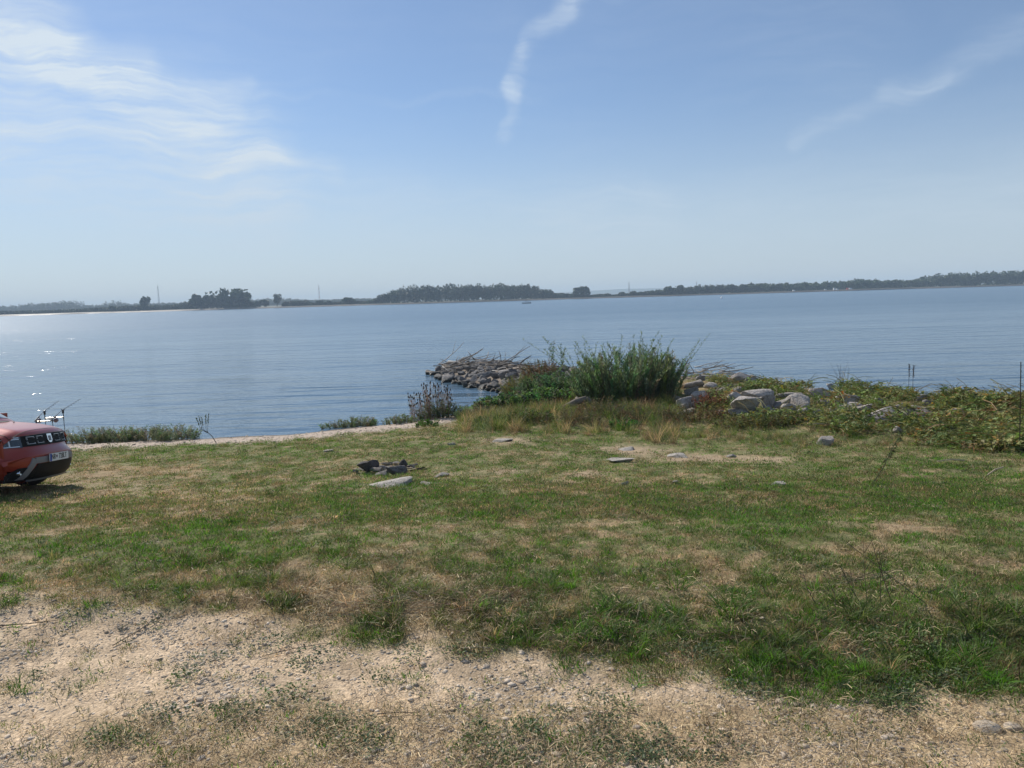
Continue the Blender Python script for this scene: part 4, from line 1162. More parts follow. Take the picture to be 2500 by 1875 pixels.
# ================================================================== ROCKS
RK = rock_mat('grey_rock', (.20, .178, .160), (.46, .42, .38), (.55, .51, .46), 1.6, .05, False, .22)
RD = rock_mat('sooty_rock', (.06, .056, .056), (.19, .175, .17), (.28, .26, .25), 2.0, .04, False, .2)
RP = rock_mat('pale_rock', (.34, .31, .27), (.52, .48, .425), (.58, .54, .48), 2.2, .04, False, .15)
RJ = rock_mat('jetty_rock', (.115, .108, .102), (.29, .275, .262), (.37, .355, .335), 1.8, .06, False, .28, True)
ROCKS = []
for i in range(9):
    P_, F_ = rock_shape(300 + i, ICO4, 14, .16, 1.0, .30, .70)
    P_ = P_ * (1 + .035 * n3(P_, 9.0, 50 + i)[:, None])
    ROCKS.append(mesh_np('rock_shape', P_, F_, None, RK, False))
ROCKS_LOW = []
for i in range(9):
    P_, F_ = rock_shape(330 + i, ICO2, 12, .15, 1.0, .30, .72)
    ROCKS_LOW.append(mesh_np('stone_shape', P_, F_, None, RK, False))


def swap_mat(meshes, mat):
    out = []
    for m in meshes:
        c = m.copy(); c.materials[0] = mat; out.append(c)
    return out


def put_rock(name, me, loc, size, rot, parent=None):
    o = bpy.data.objects.new(name, me); o.location = loc
    o.scale = tuple(s / 2 for s in size); o.rotation_euler = rot
    return link(o, parent)


def boulder_px(name, x0, y0, x1, y1, me, tall=1.0, depth=.85, tilt=.12, parent=None, sink=.30, seed=0):
    """A stone whose outline fills the photo box; it stands on the ground below the box."""
    g = np.random.RandomState(seed + int(x0)); p = ground_at((x0 + x1) / 2, y1); s = m_per_px(p)
    w, h = (x1 - x0) * s, (y1 - y0) * s
    d = max(w * depth, h * .8); hh = max(h * tall, .06)
    loc = (p.x, p.y + d * .30, p.z + hh * (.5 - sink))
    return put_rock(name, me, loc, (w * 1.14, d, hh * (1.06 + 1.2 * sink)), (g.normal() * tilt, g.normal() * tilt, g.normal() * .25), parent)




def build_boulders():
    for i, (x0, y0, x1, y1, k, lab) in enumerate(BOULDERS):
        o = boulder_px('boulder', x0, y0, x1, y1, ROCKS[k], 1.15, seed=i)
        tag(o, lab, 'boulder', 'boulders along the bramble bank')
    # smaller stones of the same bank: pieces of one scatter of riprap
    p = ground_at(1900, 1000); root = empty('riprap_bank', p)
    g = np.random.RandomState(5)
    small = SMALL_STONES
    for i, b in enumerate(small):
        o = boulder_px('stone', *b, ROCKS_LOW[i % 9], 1.15, seed=40 + i)
        o.parent = root; o.location = o.location - root.location
    tag(root, 'scattered smaller riprap stones half hidden in brambles along the bank', 'riprap')


build_boulders()


def build_spit():
    """The stone groyne running out to the left: armour stones down its lake side, driftwood on top."""
    root = empty('stone_groyne', (-1.5, 34, .3)); base = root.location.copy()
    g = np.random.RandomState(77); placed = []; JR, JL = swap_mat(ROCKS, RJ), swap_mat(ROCKS_LOW, RJ)
    tries = 0
    CY = g.uniform(28.5, 41.0, 9000); CX = np.where(CY > 31, g.uniform(-5.6, 3.2, 9000), g.uniform(-2.2, 4.0, 9000)); SD = shore_dist(CX, CY)
    while len(placed) < 298 and tries < 9000:
        tries += 1
        x, y = CX[tries - 1], CY[tries - 1]
        s = float(SD[tries - 1])
        if s < -.12 or s > 3.4: continue
        if y > 40.6: continue
        if s > 1.9 and g.uniform() < .88: continue
        size = g.uniform(.24, .42) * (1 + 1.0 * g.uniform() ** 3) if s < 1.7 else g.uniform(.2, .42)
        if any((x - a) ** 2 + (y - b) ** 2 < (.40 * (size + c)) ** 2 for a, b, c in placed): continue
        placed.append((x, y, size))
        z = max(h1(x, y), -.12)
        me = JR[g.randint(9)] if y < 34 else JL[g.randint(9)]
        o = put_rock('stone', me, Vector((x, y, z + size * .10)) - base, (size * g.uniform(.95, 1.35), size * g.uniform(.8, 1.05), size * g.uniform(.55, .85)),
                     (g.normal() * .25, g.normal() * .25, g.uniform(0, 6.28)), root)
    tag(root, 'groyne of piled grey armour stones running out into the lake', 'groyne')
    # driftwood
    bark = plain('driftwood', (.30, .25, .20), .85, grain=.45, scale=9); pale = plain('bleached_wood', (.56, .52, .47), .8, grain=.3, scale=9); dk = plain('wet_wood', (.10, .085, .07), .8, grain=.4, scale=9)

    def stick(mb, p, L, r, az, el, g, fork=True):
        d = Vector((math.cos(az) * math.cos(el), math.sin(az) * math.cos(el), math.sin(el))); pts = [Vector(p)]
        for k in range(4):
            d = (d + Vector((g.normal(), g.normal(), g.normal() * .6)) * .16).normalized(); pts.append(pts[-1] + d * L / 4)
        mb.tube(pts, [r, r * .9, r * .75, r * .6, r * .4], 6)
        if fork:
            d2 = (d + Vector((g.normal(), g.normal(), abs(g.normal()))) * .6).normalized(); mb.tube([pts[2], pts[2] + d2 * L * .2, pts[2] + d2 * L * .38 + Vector((0, 0, .02))], [r * .6, r * .5, r * .25], 5)
    pile = empty('driftwood_pile', (1.0, 37.0, .9)); pb = pile.location.copy()
    # main mound by pixel row along the groyne's crest
    crest = [(1095, 898), (1115, 892), (1135, 890), (1160, 886), (1185, 884), (1210, 886), (1235, 889), (1260, 893), (1285, 895), (1310, 897)]
    for i in range(95):
        t = g.uniform(0, 1); k = t * (len(crest) - 1); a = int(k); b = min(a + 1, len(crest) - 1); f = k - a
        px = crest[a][0] * (1 - f) + crest[b][0] * f; py = crest[a][1] * (1 - f) + crest[b][1] * f
        p = ground_at(px + g.normal() * 6, py + abs(g.normal()) * 7 + 3); m = MB(); L = g.uniform(.5, 1.9)
        stick(m, p + Vector((-L / 2, g.normal() * .4, g.uniform(.02, .28))) - pb, L, g.uniform(.012, .036), g.normal() * .6, g.normal() * .16, g, i % 3 == 0)
        m.build('branch', (bark, bark, pale, dk)[g.randint(4)], pile, True)
    # the upright snags and the big bleached log
    for px, py, L, r, az, el, mt in ((1170, 885, .7, .035, 2.6, .45, dk), (1190, 884, 1.5, .07, 2.9, .22, pale), (1224, 884, .7, .022, 1.9, 1.1, dk), (1233, 884, .6, .02, 1.45, 1.25, pale), (1243, 886, .8, .028, .5, .75, dk),
                                     (1270, 890, .8, .05, .6, .9, dk), (1100, 890, .7, .022, 2.9, .15, dk), (1095, 894, .6, .02, 2.8, .12, bark), (1150, 887, .9, .04, .3, .16, pale)):
        p = ground_at(px, py + 4); m = MB(); stick(m, p + Vector((0, 0, .12)) - pb, L, r, az, el, g, True); m.build('branch', mt, pile, True)
    tag(pile, 'heap of bleached and dark driftwood branches on top of the groyne', 'driftwood')
    # second wrack line, right of the willow
    p0 = ground_at(1740, 918); w = empty('driftwood_pile', p0)
    for i in range(42):
        p = ground_at(g.uniform(1675, 1800), g.uniform(903, 928)); m = MB(); L = g.uniform(.4, 1.6)
        stick(m, p + Vector((-L / 2, 0, g.uniform(.02, .25))) - p0, L, g.uniform(.012, .035), g.normal() * .5, g.normal() * .14, g, i % 3 == 0)
        m.build('branch', (bark, bark, pale)[g.randint(3)], w, True)
    tag(w, 'flat wrack of brown driftwood twigs behind the rocks right of the willow', 'driftwood')


build_spit()


def build_fire_pit():
    c = ground_at(942, 1146); root = empty('fire_pit', c); sp = m_per_px(c); g = np.random.RandomState(3)
    dark, grey = swap_mat(ROCKS, RD), ROCKS
    for i, (x0, y0, x1, y1, kind) in enumerate([(874, 1131, 904, 1155, 1), (898, 1126, 924, 1148, 1), (944, 1137, 992, 1160, 1), (974, 1124, 994, 1144, 1), (902, 1142, 934, 1154, 0), (916, 1151, 946, 1161, 0),
                                                (930, 1129, 962, 1140, 2), (926, 1140, 952, 1150, 0), (996, 1136, 1010, 1146, 1), (958, 1128, 976, 1140, 0), (860, 1148, 874, 1156, 0)]):
        o = boulder_px('stone', x0, y0, x1, y1, (grey[i % 9], dark[i % 9], swap_mat([ROCKS[i % 9]], RP)[0])[kind], 1.1, .8, .2, sink=.12, seed=70 + i)
        o.parent = root; o.location = o.location - root.location
    ash = plain('charred_wood', (.02, .018, .016), .95); tan = plain('split_wood', (.40, .31, .20), .8, grain=.3)
    for i in range(9):
        p = ground_at(g.uniform(985, 1015), g.uniform(1138, 1158)) - root.location; a = g.normal() * .5; m = MB(); l = g.uniform(.12, .28)
        m.tube([p + Vector((0, 0, .02)), p + Vector((l * math.cos(a), l * math.sin(a), .03 + g.uniform(0, .05)))], [.014, .010], 6); m.build('stick', (ash, tan, plain('driftwood', (.3, .25, .2)))[i % 3], root)
    m = MB(); n = 26; pts = [(0, 0, .035)] + [(math.cos(2 * math.pi * k / n) * (.50 + .09 * math.sin(k * 2.3)), math.sin(2 * math.pi * k / n) * (.42 + .08 * math.sin(k * 1.7)), .0) for k in range(n)]
    pts = [(x, y, z + h1(c.x + x, c.y + y) - c.z + .008) for x, y, z in pts]; m.add(pts, [(0, k + 1, (k + 1) % n + 1) for k in range(n)]); m.build('ash_bed', rock_mat('ash', (.10, .085, .08), (.24, .21, .20), (.3, .28, .26), 14, .02), root, True)
    tag(root, 'fire pit of blackened stones with charred sticks in the grass', 'fire pit')
    # flat pale slab in front of it
    pm = swap_mat(ROCKS, RP)
    o = boulder_px('stone_slab', 903, 1160, 996, 1189, pm[2], .55, 1.0, .03, sink=.25, seed=3); o.rotation_euler = (.10, -.03, .12); tag(o, 'large flat whitish stone slab lying in front of the fire pit', 'stone')
    for x0, y0, x1, y1, k, lab in [(1026, 1173, 1054, 1186, 4, 'small pale peaked stone to the right of the flat slab'), (1205, 1072, 1250, 1079, 1, 'low flat grey stone sunk in the grass nearest the leafy shore bush'),
                                   (1513, 1091, 1548, 1101, 5, 'flat pale stone lying at the left of the bare patches'), (1488, 1117, 1546, 1128, 6, 'low flat stone below the pale stone among the bare patches'),
                                   (1636, 1105, 1680, 1118, 7, 'pale rounded stone at the head of the longest bare patch'), (1642, 1174, 1662, 1184, 0, 'lone white fist-sized stone in the green grass'),
                                   (1778, 1111, 1800, 1117, 3, 'small light stone right of the longest bare patch'), (1890, 1178, 1916, 1187, 8, 'small grey-white stone on the right of the field'),
                                   (1092, 1078, 1112, 1087, 2, 'small grey stone on the upper field left of the long flat stone'), (1518, 1178, 1534, 1185, 4, 'tiny pale stone left of the lone white stone'),
                                   (787, 1096, 812, 1104, 6, 'small pale stone on the grass edge above the fire pit'), (1058, 1150, 1096, 1166, 3, 'weathered stone flush with the grass right of the fire pit')]:
        o = boulder_px('field_stone', x0, y0, x1, y1, pm[k], .7, 1.0, .06, sink=.40, seed=int(x0)); tag(o, lab, 'stone', 'pale stones in the field')
    # bigger cobbles on the track
    for x0, y0, x1, y1, k, lab in [(2392, 1768, 2450, 1793, 2, 'largest smooth tan cobble on the gravel at the lower right'), (2462, 1762, 2500, 1786, 5, 'tan cobble at the right edge beside the largest cobble'), (2414, 1740, 2438, 1752, 1, 'small round cobble behind the largest cobble'),
                                   (2196, 1726, 2220, 1742, 3, 'grey cobble on the gravel in front of the weeds'), (1896, 1712, 1926, 1724, 4, 'white oblong cobble in the middle of the right gravel'), (2202, 1680, 2218, 1692, 7, 'bluish grey cobble beside the weed mat'),
                                   (1677, 1798, 1694, 1814, 8, 'pale upright cobble near the lower edge'), (312, 1845, 330, 1857, 0, 'cream cobble at the lower left of the track')]:
        p = ground_at((x0 + x1) / 2, y1); s = m_per_px(p); w = (x1 - x0) * s; P, Fs = rock_shape(700 + k, ICO3, 3, .08, .55, .75, .95)
        me = mesh_np('cobble_shape', P, Fs, None, rock_mat('cobble', (.40, .325, .24), (.58, .49, .38), (.62, .54, .44), 3, .006, False, .25), True)
        o = put_rock('cobble', me, (p.x, p.y + w * .25, p.z + w * .05), (w, w * .75, w * .36), (.05, .05, .2), None); tag(o, lab, 'cobble', 'cobbles on the gravel track')


build_fire_pit()


# ================================================================== PLANTS THAT STAND OUT
LEAF, STEM = leaf_mat('plant_leaf', .50), leaf_mat('plant_stem', 0.0)


class Plant:
    """Stems (thin tubes) and leaves (folded kites) gathered for one plant."""
    def __init__(s, seed): s.g = np.random.RandomState(seed); s.sv, s.sf, s.sc = [], [], []; s.lv, s.lf, s.lc = [], [], []

    def stem(s, pts, r0, r1, col):
        n = len(pts); b = len(s.sv); pts = [np.asarray(p, float) for p in pts]
        for i, p in enumerate(pts):
            t = pts[min(i + 1, n - 1)] - pts[max(i - 1, 0)]; t = t / (np.linalg.norm(t) + 1e-9); u = np.cross(t, (.31, .87, .21)); u /= np.linalg.norm(u) + 1e-9; w = np.cross(t, u); r = r0 + (r1 - r0) * i / (n - 1)
            for k in range(3):
                a = 2.094 * k; s.sv.append(p + (u * math.cos(a) + w * math.sin(a)) * r); s.sc.append(col)
        for i in range(n - 1):
            for k in range(3):
                k2 = (k + 1) % 3; s.sf.append((b + 3 * i + k, b + 3 * i + k2, b + 3 * i + 3 + k2, b + 3 * i + 3 + k))

    def leaf(s, p, d, L, w, col, fold=.12):
        d = np.asarray(d, float); d = d / (np.linalg.norm(d) + 1e-9); sd = np.cross(d, s.g.normal(size=3)); sd /= np.linalg.norm(sd) + 1e-9; nn = np.cross(sd, d); b = len(s.lv); p = np.asarray(p, float)
        s.lv += [p, p + d * L * .45 + sd * w / 2 + nn * L * fold, p + d * L, p + d * L * .45 - sd * w / 2 + nn * L * fold]; s.lc += [col] * 4
        s.lf += [(b, b + 1, b + 2), (b, b + 2, b + 3)]

    def leaves(s, P, D, L, W, C, fold=.12):
        """Many leaves at once."""
        n = len(P); D = D / (np.linalg.norm(D, axis=1)[:, None] + 1e-9); S = np.cross(D, s.g.normal(size=(n, 3))); S /= np.linalg.norm(S, axis=1)[:, None] + 1e-9; NN = np.cross(S, D)
        L = L[:, None]; W = W[:, None]; mid = P + D * L * .45 + NN * L * fold
        V = np.stack([P, mid + S * W / 2, P + D * L, mid - S * W / 2], 1).reshape(-1, 3); b = len(s.lv) + 4 * np.arange(n)
        s.lv += list(V); s.lc += list(np.repeat(C, 4, 0)); s.lf += list(np.stack([b, b + 1, b + 2], 1)) + list(np.stack([b, b + 2, b + 3], 1))

    def ball(s, p, r, L, col):
        V, Fs = ICO1; b = len(s.sv); V = V * np.array((r, r, L))
        for v in V: s.sv.append(np.asarray(p) + v); s.sc.append(col)
        for f in Fs: s.sf.append(tuple(int(i) + b for i in f))

    def build(s, name, loc, label, cat, group=None, stem_name='stems', leaf_name='leaves'):
        root = empty(name, loc)
        if s.sf: mobj(stem_name, mesh_np(stem_name, s.sv, s.sf, s.sc, STEM), root)
        if s.lf: mobj(leaf_name, mesh_np(leaf_name, s.lv, np.array(s.lf), s.lc, LEAF), root)
        return tag(root, label, cat, group)


def col_var(g, c, v=.3, h=.12):
    return np.clip(np.asarray(c) * g.uniform(1 - v, 1 + v) * (1 + g.normal(size=3) * h), .003, .9)


def shrub(seed, loc, n, H, spread, wx, wy, leaf, per, leafcol, stemcol, lean=(.0, .5), up=.6, bend=.25, top=None, r=.006, leaf_from=.12, face=0):
    """n stems from a base patch wx by wy, heights H=(lo,hi), fanning out by spread; leaf=(L,w)."""
    p = Plant(seed); g = p.g
    BX, BY = g.uniform(-wx, wx, n), g.uniform(-wy, wy, n); Z0 = height(loc[0] + BX, loc[1] + BY) - loc[2] - .02
    for i in range(n):
        bx, by, z0 = BX[i], BY[i], Z0[i]; h = g.uniform(*H) * (1 - .35 * (abs(bx) / max(wx, .01)) ** 2)
        a = math.atan2(by + g.normal() * .3 * wy, bx + g.normal() * .3 * wx); ln = g.uniform(*lean) * spread
        pts = []; ox = g.normal() * bend * .3; oy = g.normal() * bend * .3
        for t in np.linspace(0, 1, 5):
            k = ln * t ** 1.4 * h
            pts.append((bx + math.cos(a) * k + ox * t * t * h, by + math.sin(a) * k + oy * t * t * h, z0 + h * t * (1 - .18 * ln * t)))
        sc = col_var(g, stemcol); p.stem(pts, r, r * .35, sc)
        lc = col_var(g, leafcol[g.randint(len(leafcol))], .22)
        t = leaf_from + (1 - leaf_from) * g.uniform(size=per) ** .8; q = t * 4; j = np.minimum(q.astype(int), 3); f = (q - j)[:, None]; A = np.array(pts)
        P = A[j] * (1 - f) + A[j + 1] * f + g.normal(size=(per, 3)) * .01; th = g.uniform(0, 6.283, per); s_ = g.uniform(.65, 1.25, per)
        D = np.stack([np.cos(th), np.sin(th), up + g.normal(size=per) * .3], 1)
        C = np.clip(lc[None] * g.uniform(.72, 1.28, per)[:, None] * (1 + g.normal(size=(per, 3)) * .05), .003, .9)
        p.leaves(P, D, leaf[0] * s_, leaf[1] * s_, C)
        if top: top(p, pts, g)
    return p


def build_plants():
    # --- willow shrub: tall right mass, lower left mass
    c = ground_at(1525, 1000); c = Vector((c.x + .3, c.y + 1.6, 0)); c.z = h1(c.x, c.y)
    GW = [(.165, .215, .115), (.190, .240, .125), (.140, .190, .100)]
    p = shrub(1, c, 360, (.7, 1.75), 1.0, 1.40, .9, (.115, .015), 100, GW, (.11, .10, .06), (.02, .50), 1.5, .30, r=.007)
    # long whippy shoots above the mass
    for k in range(46):
        g = p.g; bx = g.uniform(-1.3, 1.35); h = g.uniform(1.5, 2.1); a = g.normal() * .32 + bx * .22; b2 = g.normal() * .2
        pts = [(bx + a * t ** 1.3 * h, g.normal() * .02 + b2 * t * h, h * t) for t in np.linspace(0, 1, 6)]; p.stem(pts, .007, .002, col_var(g, (.10, .09, .05)))
        for j in range(70):
            t = g.uniform(.3, 1); q = t * 5; i = min(int(q), 4); f = q - i; P = np.array(pts[i]) * (1 - f) + np.array(pts[i + 1]) * f; th = g.uniform(0, 6.28)
            p.leaf(P, (math.cos(th) * .7, math.sin(th) * .7, .9), g.uniform(.05, .10), g.uniform(.010, .018), col_var(g, GW[g.randint(3)], .3, .05))
    p.build('willow_shrub', c, 'tall fine-leaved grey green willow shrub at the root of the groyne', 'shrub')
    c = ground_at(1365, 985); c = Vector((c.x, c.y + 2.0, 0)); c.z = h1(c.x, c.y)
    p = shrub(2, c, 210, (.35, .95), 1.0, 1.15, .7, (.085, .024), 90, [(.092, .142, .068), (.105, .155, .072)], (.08, .07, .05), (.05, .7), .55, .3)
    p.build('willow_shrub', c, 'lower darker green shrub joined to the left of the tall willow', 'shrub')
    c = ground_at(1317, 925); c.z = h1(c.x, c.y)
    p = shrub(3, c, 90, (.35, .85), 1.0, .6, .4, (.05, .02), 60, [(.17, .10, .05), (.13, .10, .05), (.10, .10, .05)], (.12, .08, .05), (.05, .6), .5)
    p.build('rusty_weed', c, 'rust coloured weed clump between the groyne stones and the willow', 'weed')
    c = ground_at(1360, 905); p = shrub(31, c, 8, (.9, 1.5), .5, .25, .2, (.09, .03), 40, [(.07, .11, .045)], (.08, .08, .05), (.02, .3), .4)
    p.build('sapling', c, 'thin leafy sapling rising above the driftwood left of the willow', 'sapling')
    # --- olive rounded bush
    c = ground_at(1264, 968); c = Vector((c.x, c.y + .3, 0)); c.z = max(h1(c.x, c.y), .05)
    p = shrub(4, c, 200, (.45, .80), 1.0, .42, .4, (.04, .008), 70, [(.150, .160, .056), (.165, .165, .064)], (.15, .14, .07), (.05, .75), .7)
    p.build('broom_bush', c, 'rounded yellowish green feathery bush at the groyne foot', 'bush')
    # --- leafy nettle-like bush
    for i, (px, py, w, n, hh, lab) in enumerate(((1235, 1008, .85, 190, (.30, .62), 'broad-leaved bright green bush spilling onto the beach'), (1330, 1000, .70, 130, (.30, .70), 'leafy green bush behind the old log'))):
        c = ground_at(px, py); c = Vector((c.x, c.y + .7, 0)); c.z = h1(c.x, c.y)
        p = shrub(5 + i, c, n, hh, 1.0, w, .6, (.085, .060), 42, [(.095, .150, .056), (.115, .170, .068), (.08, .13, .055)], (.09, .11, .05), (.05, .7), .25)
        p.build('leafy_bush', c, lab, 'bush', 'leafy bushes by the beach')
    # --- grey weathered log behind the strip of gravel
    c = ground_at(1400, 1003); m = MB(); p0 = ground_at(1335, 1003); p1 = ground_at(1410, 985)
    a, b = Vector((p0.x, c.y, h1(p0.x, c.y) + .05)), Vector((p1.x + .1, c.y + .15, h1(p1.x, c.y) + .30))
    m.tube([a, a.lerp(b, .4) + Vector((0, 0, -.05)), a.lerp(b, .75), b], [.05, .07, .10, .08], 9); m.tube([a.lerp(b, .8), b + Vector((-.28, .1, .02))], [.08, .04], 8); m.tube([b, b + Vector((.3, .1, -.3))], [.08, .05], 8)
    o = m.build('weathered_log', plain('old_wood', (.15, .125, .10), .9, grain=.45, scale=8), None, True); tag(o, 'bent grey weathered log lying in front of the willow', 'log')
    # --- teasels
    def teasel(p, pts, g):
        e = np.array(pts[-1]); p.ball(e + np.array((0, 0, .03)), .020, .040, col_var(g, (.055, .040, .030), .2))
    c = ground_at(1050, 1025); c = Vector((c.x, c.y + .3, 0)); c.z = max(h1(c.x, c.y), .02)
    p = shrub(7, c, 120, (.55, 1.15), .6, .60, .3, (.06, .010), 16, [(.28, .20, .14), (.23, .17, .12)], (.29, .21, .145), (.02, .35), .6, .2, teasel, .007)
    p.build('teasel_clump', c, 'clump of dry brown teasels with dark seed heads on the shore', 'teasel', stem_name='stalks')
    p = shrub(8, c + Vector((.35, -.05, 0)), 120, (.2, .62), 1, .65, .3, (.06, .016), 40, [(.10, .14, .072), (.12, .15, .07)], (.11, .12, .07), (.05, .6), .5)
    p.build('shore_weed', c + Vector((.35, -.05, 0)), 'green weeds around the foot of the teasels', 'weed', 'weeds along the waterline')
    # --- waterline weeds, left to right
    for i, (px, py, w, n, hh, lab) in enumerate(((200, 1085, .75, 130, (.18, .50), 'weeds at the waterline nearest the red car'), (275, 1081, .75, 140, (.2, .5), 'second clump of waterline weeds right of the red car'),
                                                 (350, 1078, .75, 140, (.2, .48), 'waterline weeds in the middle of the strip by the car'), (420, 1074, .6, 110, (.2, .55), 'last waterline weeds of the strip before the open beach'),
                                                 (850, 1045, .75, 170, (.15, .42), 'separate spreading weed clump alone on the open beach'), (975, 1036, .45, 70, (.12, .32), 'low weeds just left of the teasels'), (1160, 1018, .55, 120, (.15, .42), 'fresh green weeds between the teasels and the broad-leaved bush'))):
        c = ground_at(px, py); c = Vector((c.x, c.y + .25, 0)); c.z = max(h1(c.x, c.y), .0)
        p = shrub(20 + i, c, n, hh, 1.0, w, .28, (.055, .014), 34, [(.165, .190, .11), (.15, .20, .095), (.205, .205, .12)], (.18, .18, .12), (.02, .7), .5)
        for k in range(10):
            q = p.lv[p.g.randint(len(p.lv))]; p.ball(q, .012, .012, (.6, .6, .55))
        p.build('shore_weed', c, lab, 'weed', 'weeds along the waterline')
    # --- small forked plant standing alone on the beach
    c = ground_at(528, 1082); p = Plant(40); g = p.g
    p.stem([(0, 0, 0), (-.10, 0, .18), (-.20, 0, .28)], .012, .009, (.07, .06, .045))
    for a in (-.28, -.16, -.05, .02, -.22):
        pts = [(-.20, 0, .26), (-.20 + a * .6, .0, .36), (-.17 + a, .02, .58 + g.uniform(-.05, .12))]; p.stem(pts, .007, .004, (.06, .065, .045))
        for j in range(32):
            t = g.uniform(.35, 1.1); q = np.array(pts[1]) * (1 - t) + np.array(pts[2]) * t; th = g.uniform(0, 6.28); p.leaf(q, (math.cos(th) * .5, math.sin(th) * .5, 1), .05, .013, col_var(g, (.065, .085, .045)))
    p.build('forked_weed', c, 'small forked leafy weed standing alone on the beach', 'weed')
    # --- herbs in the strip below the willow
    specs = [(1290, 1035, .6, 110, (.12, .38), [(.085, .125, .04), (.10, .125, .045)], (.07, .02), 'bright green low herb mound at the end of the beach'), (1200, 1040, .45, 60, (.10, .26), [(.08, .12, .04)], (.06, .025), 'dark leafy herb beside the beach path'),
             (1400, 1040, .7, 120, (.15, .45), [(.14, .12, .06), (.11, .11, .05)], (.05, .012), 'olive brown herb mound left of the tall dry grass'), (1530, 1050, .35, 60, (.10, .25), [(.075, .15, .04)], (.05, .03), 'small vivid green leafy plant below the willow'),
             (1600, 1035, .8, 150, (.2, .55), [(.13, .12, .055), (.10, .11, .05)], (.05, .012), 'tan and green herbs directly below the willow'), (1490, 1025, .8, 140, (.2, .6), [(.17, .14, .075), (.12, .12, .055)], (.06, .010), 'tall pale dry grass in front of the willow'),
             (1700, 1035, .7, 110, (.15, .45), [(.16, .11, .06), (.12, .11, .05)], (.05, .014), 'brownish herbs below the boulders'), (1860, 1050, .9, 130, (.12, .38), [(.11, .12, .045), (.14, .12, .05)], (.05, .018), 'yellow green herbs below the largest boulder'),
             (1740, 1000, .35, 60, (.2, .5), [(.19, .09, .05), (.15, .08, .05)], (.05, .016), 'reddish brown dock plants among the boulders'), (1040, 1042, .3, 40, (.06, .2), [(.08, .13, .04)], (.05, .025), 'small green herb on the beach path below the teasels')]
    for i, (px, py, w, n, hh, cols, lf, lab) in enumerate(specs):
        c = ground_at(px, py); c = Vector((c.x, c.y + .3, 0)); c.z = h1(c.x, c.y)
        p = shrub(50 + i, c, n, hh, 1.0, w, .35, lf, 34, cols, (.14, .11, .07), (.05, .7), .5, r=.004); p.build('herb', c, lab, 'herb', 'herbs along the foot of the bank')
    # --- dark dead dock stalks
    for i, (px, py, h, lab) in enumerate(((1696, 1030, .55, 'dark dead stalk leaning below the boulders'), (1718, 1008, .50, 'dark dead dock spike beside the reddish docks'), (1736, 1000, .45, 'dark dock spike just left of the largest boulder'))):
        c = ground_at(px, py); p = Plant(70 + i); p.stem([(0, 0, 0), (-.02, 0, h * .5), (-.07, 0, h)], .008, .004, (.06, .035, .025))
        for k in range(60): t = p.g.uniform(.3, 1); p.leaf((-.06 * t, 0, h * t), p.g.normal(size=3), .03, .014, col_var(p.g, (.07, .035, .025)))
        p.build('dock_stalk', c, lab, 'stalk', 'dead dock stalks')
    # --- two dark seed spikes against the water, dry twigs, tall mullein pole at the right edge
    c = ground_at(2222, 945); p = Plant(80)
    for bx, h, cu in ((-.05, .85, 0), (.10, .80, .12)):
        pts = [(bx, 0, 0), (bx, 0, h * .6), (bx + cu * .1, 0, h * .92), (bx + cu, 0, h)]; p.stem(pts, .010, .006, (.05, .035, .03))
        for k in range(150): t = p.g.uniform(.45, 1); p.leaf((bx + p.g.normal() * .012 + cu * .1 * t, p.g.normal() * .012, h * t), p.g.normal(size=3), .035, .018, col_var(p.g, (.045, .030, .028)))
    p.build('seed_spikes', c, 'two dark upright seed spikes against the water', 'seed spike')
    c = ground_at(2055, 935); p = Plant(81)
    for k in range(12):
        g = p.g; a = g.normal() * .45; h = g.uniform(.4, .75); pts = [(g.normal() * .12, g.normal() * .1, 0)]; pts += [(pts[0][0] + a * h * t * .8, pts[0][1], h * t + .1) for t in (.35, .7, 1)]; p.stem(pts, .007, .003, (.085, .06, .05))
    p.build('dry_twigs', c, 'sprig of bare dark twigs above the brambles', 'twigs')
    c = ground_at(2490, 1105); p = Plant(82); h = at_y(2475, 884, c.y).z - c.z
    pts = [(0, 0, -.05), (-.02, 0, h * .35), (-.035, 0, h * .7), (-.05, 0, h)]; p.stem(pts, .010, .007, (.07, .052, .038))
    for k in range(260):
        t = p.g.uniform(.3, 1); p.leaf((-.05 * t, 0, h * t), p.g.normal(size=3), .016, .010, col_var(p.g, (.08, .06, .042)))
    p.build('mullein_stalk', c, 'tall dark dead mullein stalk at the right edge', 'stalk')
    c = ground_at(2128, 1185); p = Plant(83); e = at_y(2187, 1040, c.y + .3) - c
    pts = [(0, 0, 0), (e.x * .3, 0, e.z * .28), (e.x * .62, .05, e.z * .62), (e.x, .1, e.z)]; p.stem(pts, .008, .004, (.12, .12, .06))
    for k in range(70):
        t = p.g.uniform(.1, 1); p.leaf((e.x * t, .08 * t, e.z * t), p.g.normal(size=3) + np.array((.6, 0, .3)), p.g.uniform(.04, .09), .022, col_var(p.g, (.15, .13, .05) if t < .4 else (.085, .10, .045)))
    p.build('leaning_weed', c, 'single thin weed leaning right in front of the brambles', 'weed')
    # --- pale dead reed canes
    cane = plain('dead_cane', (.42, .34, .23), .7, grain=.25)
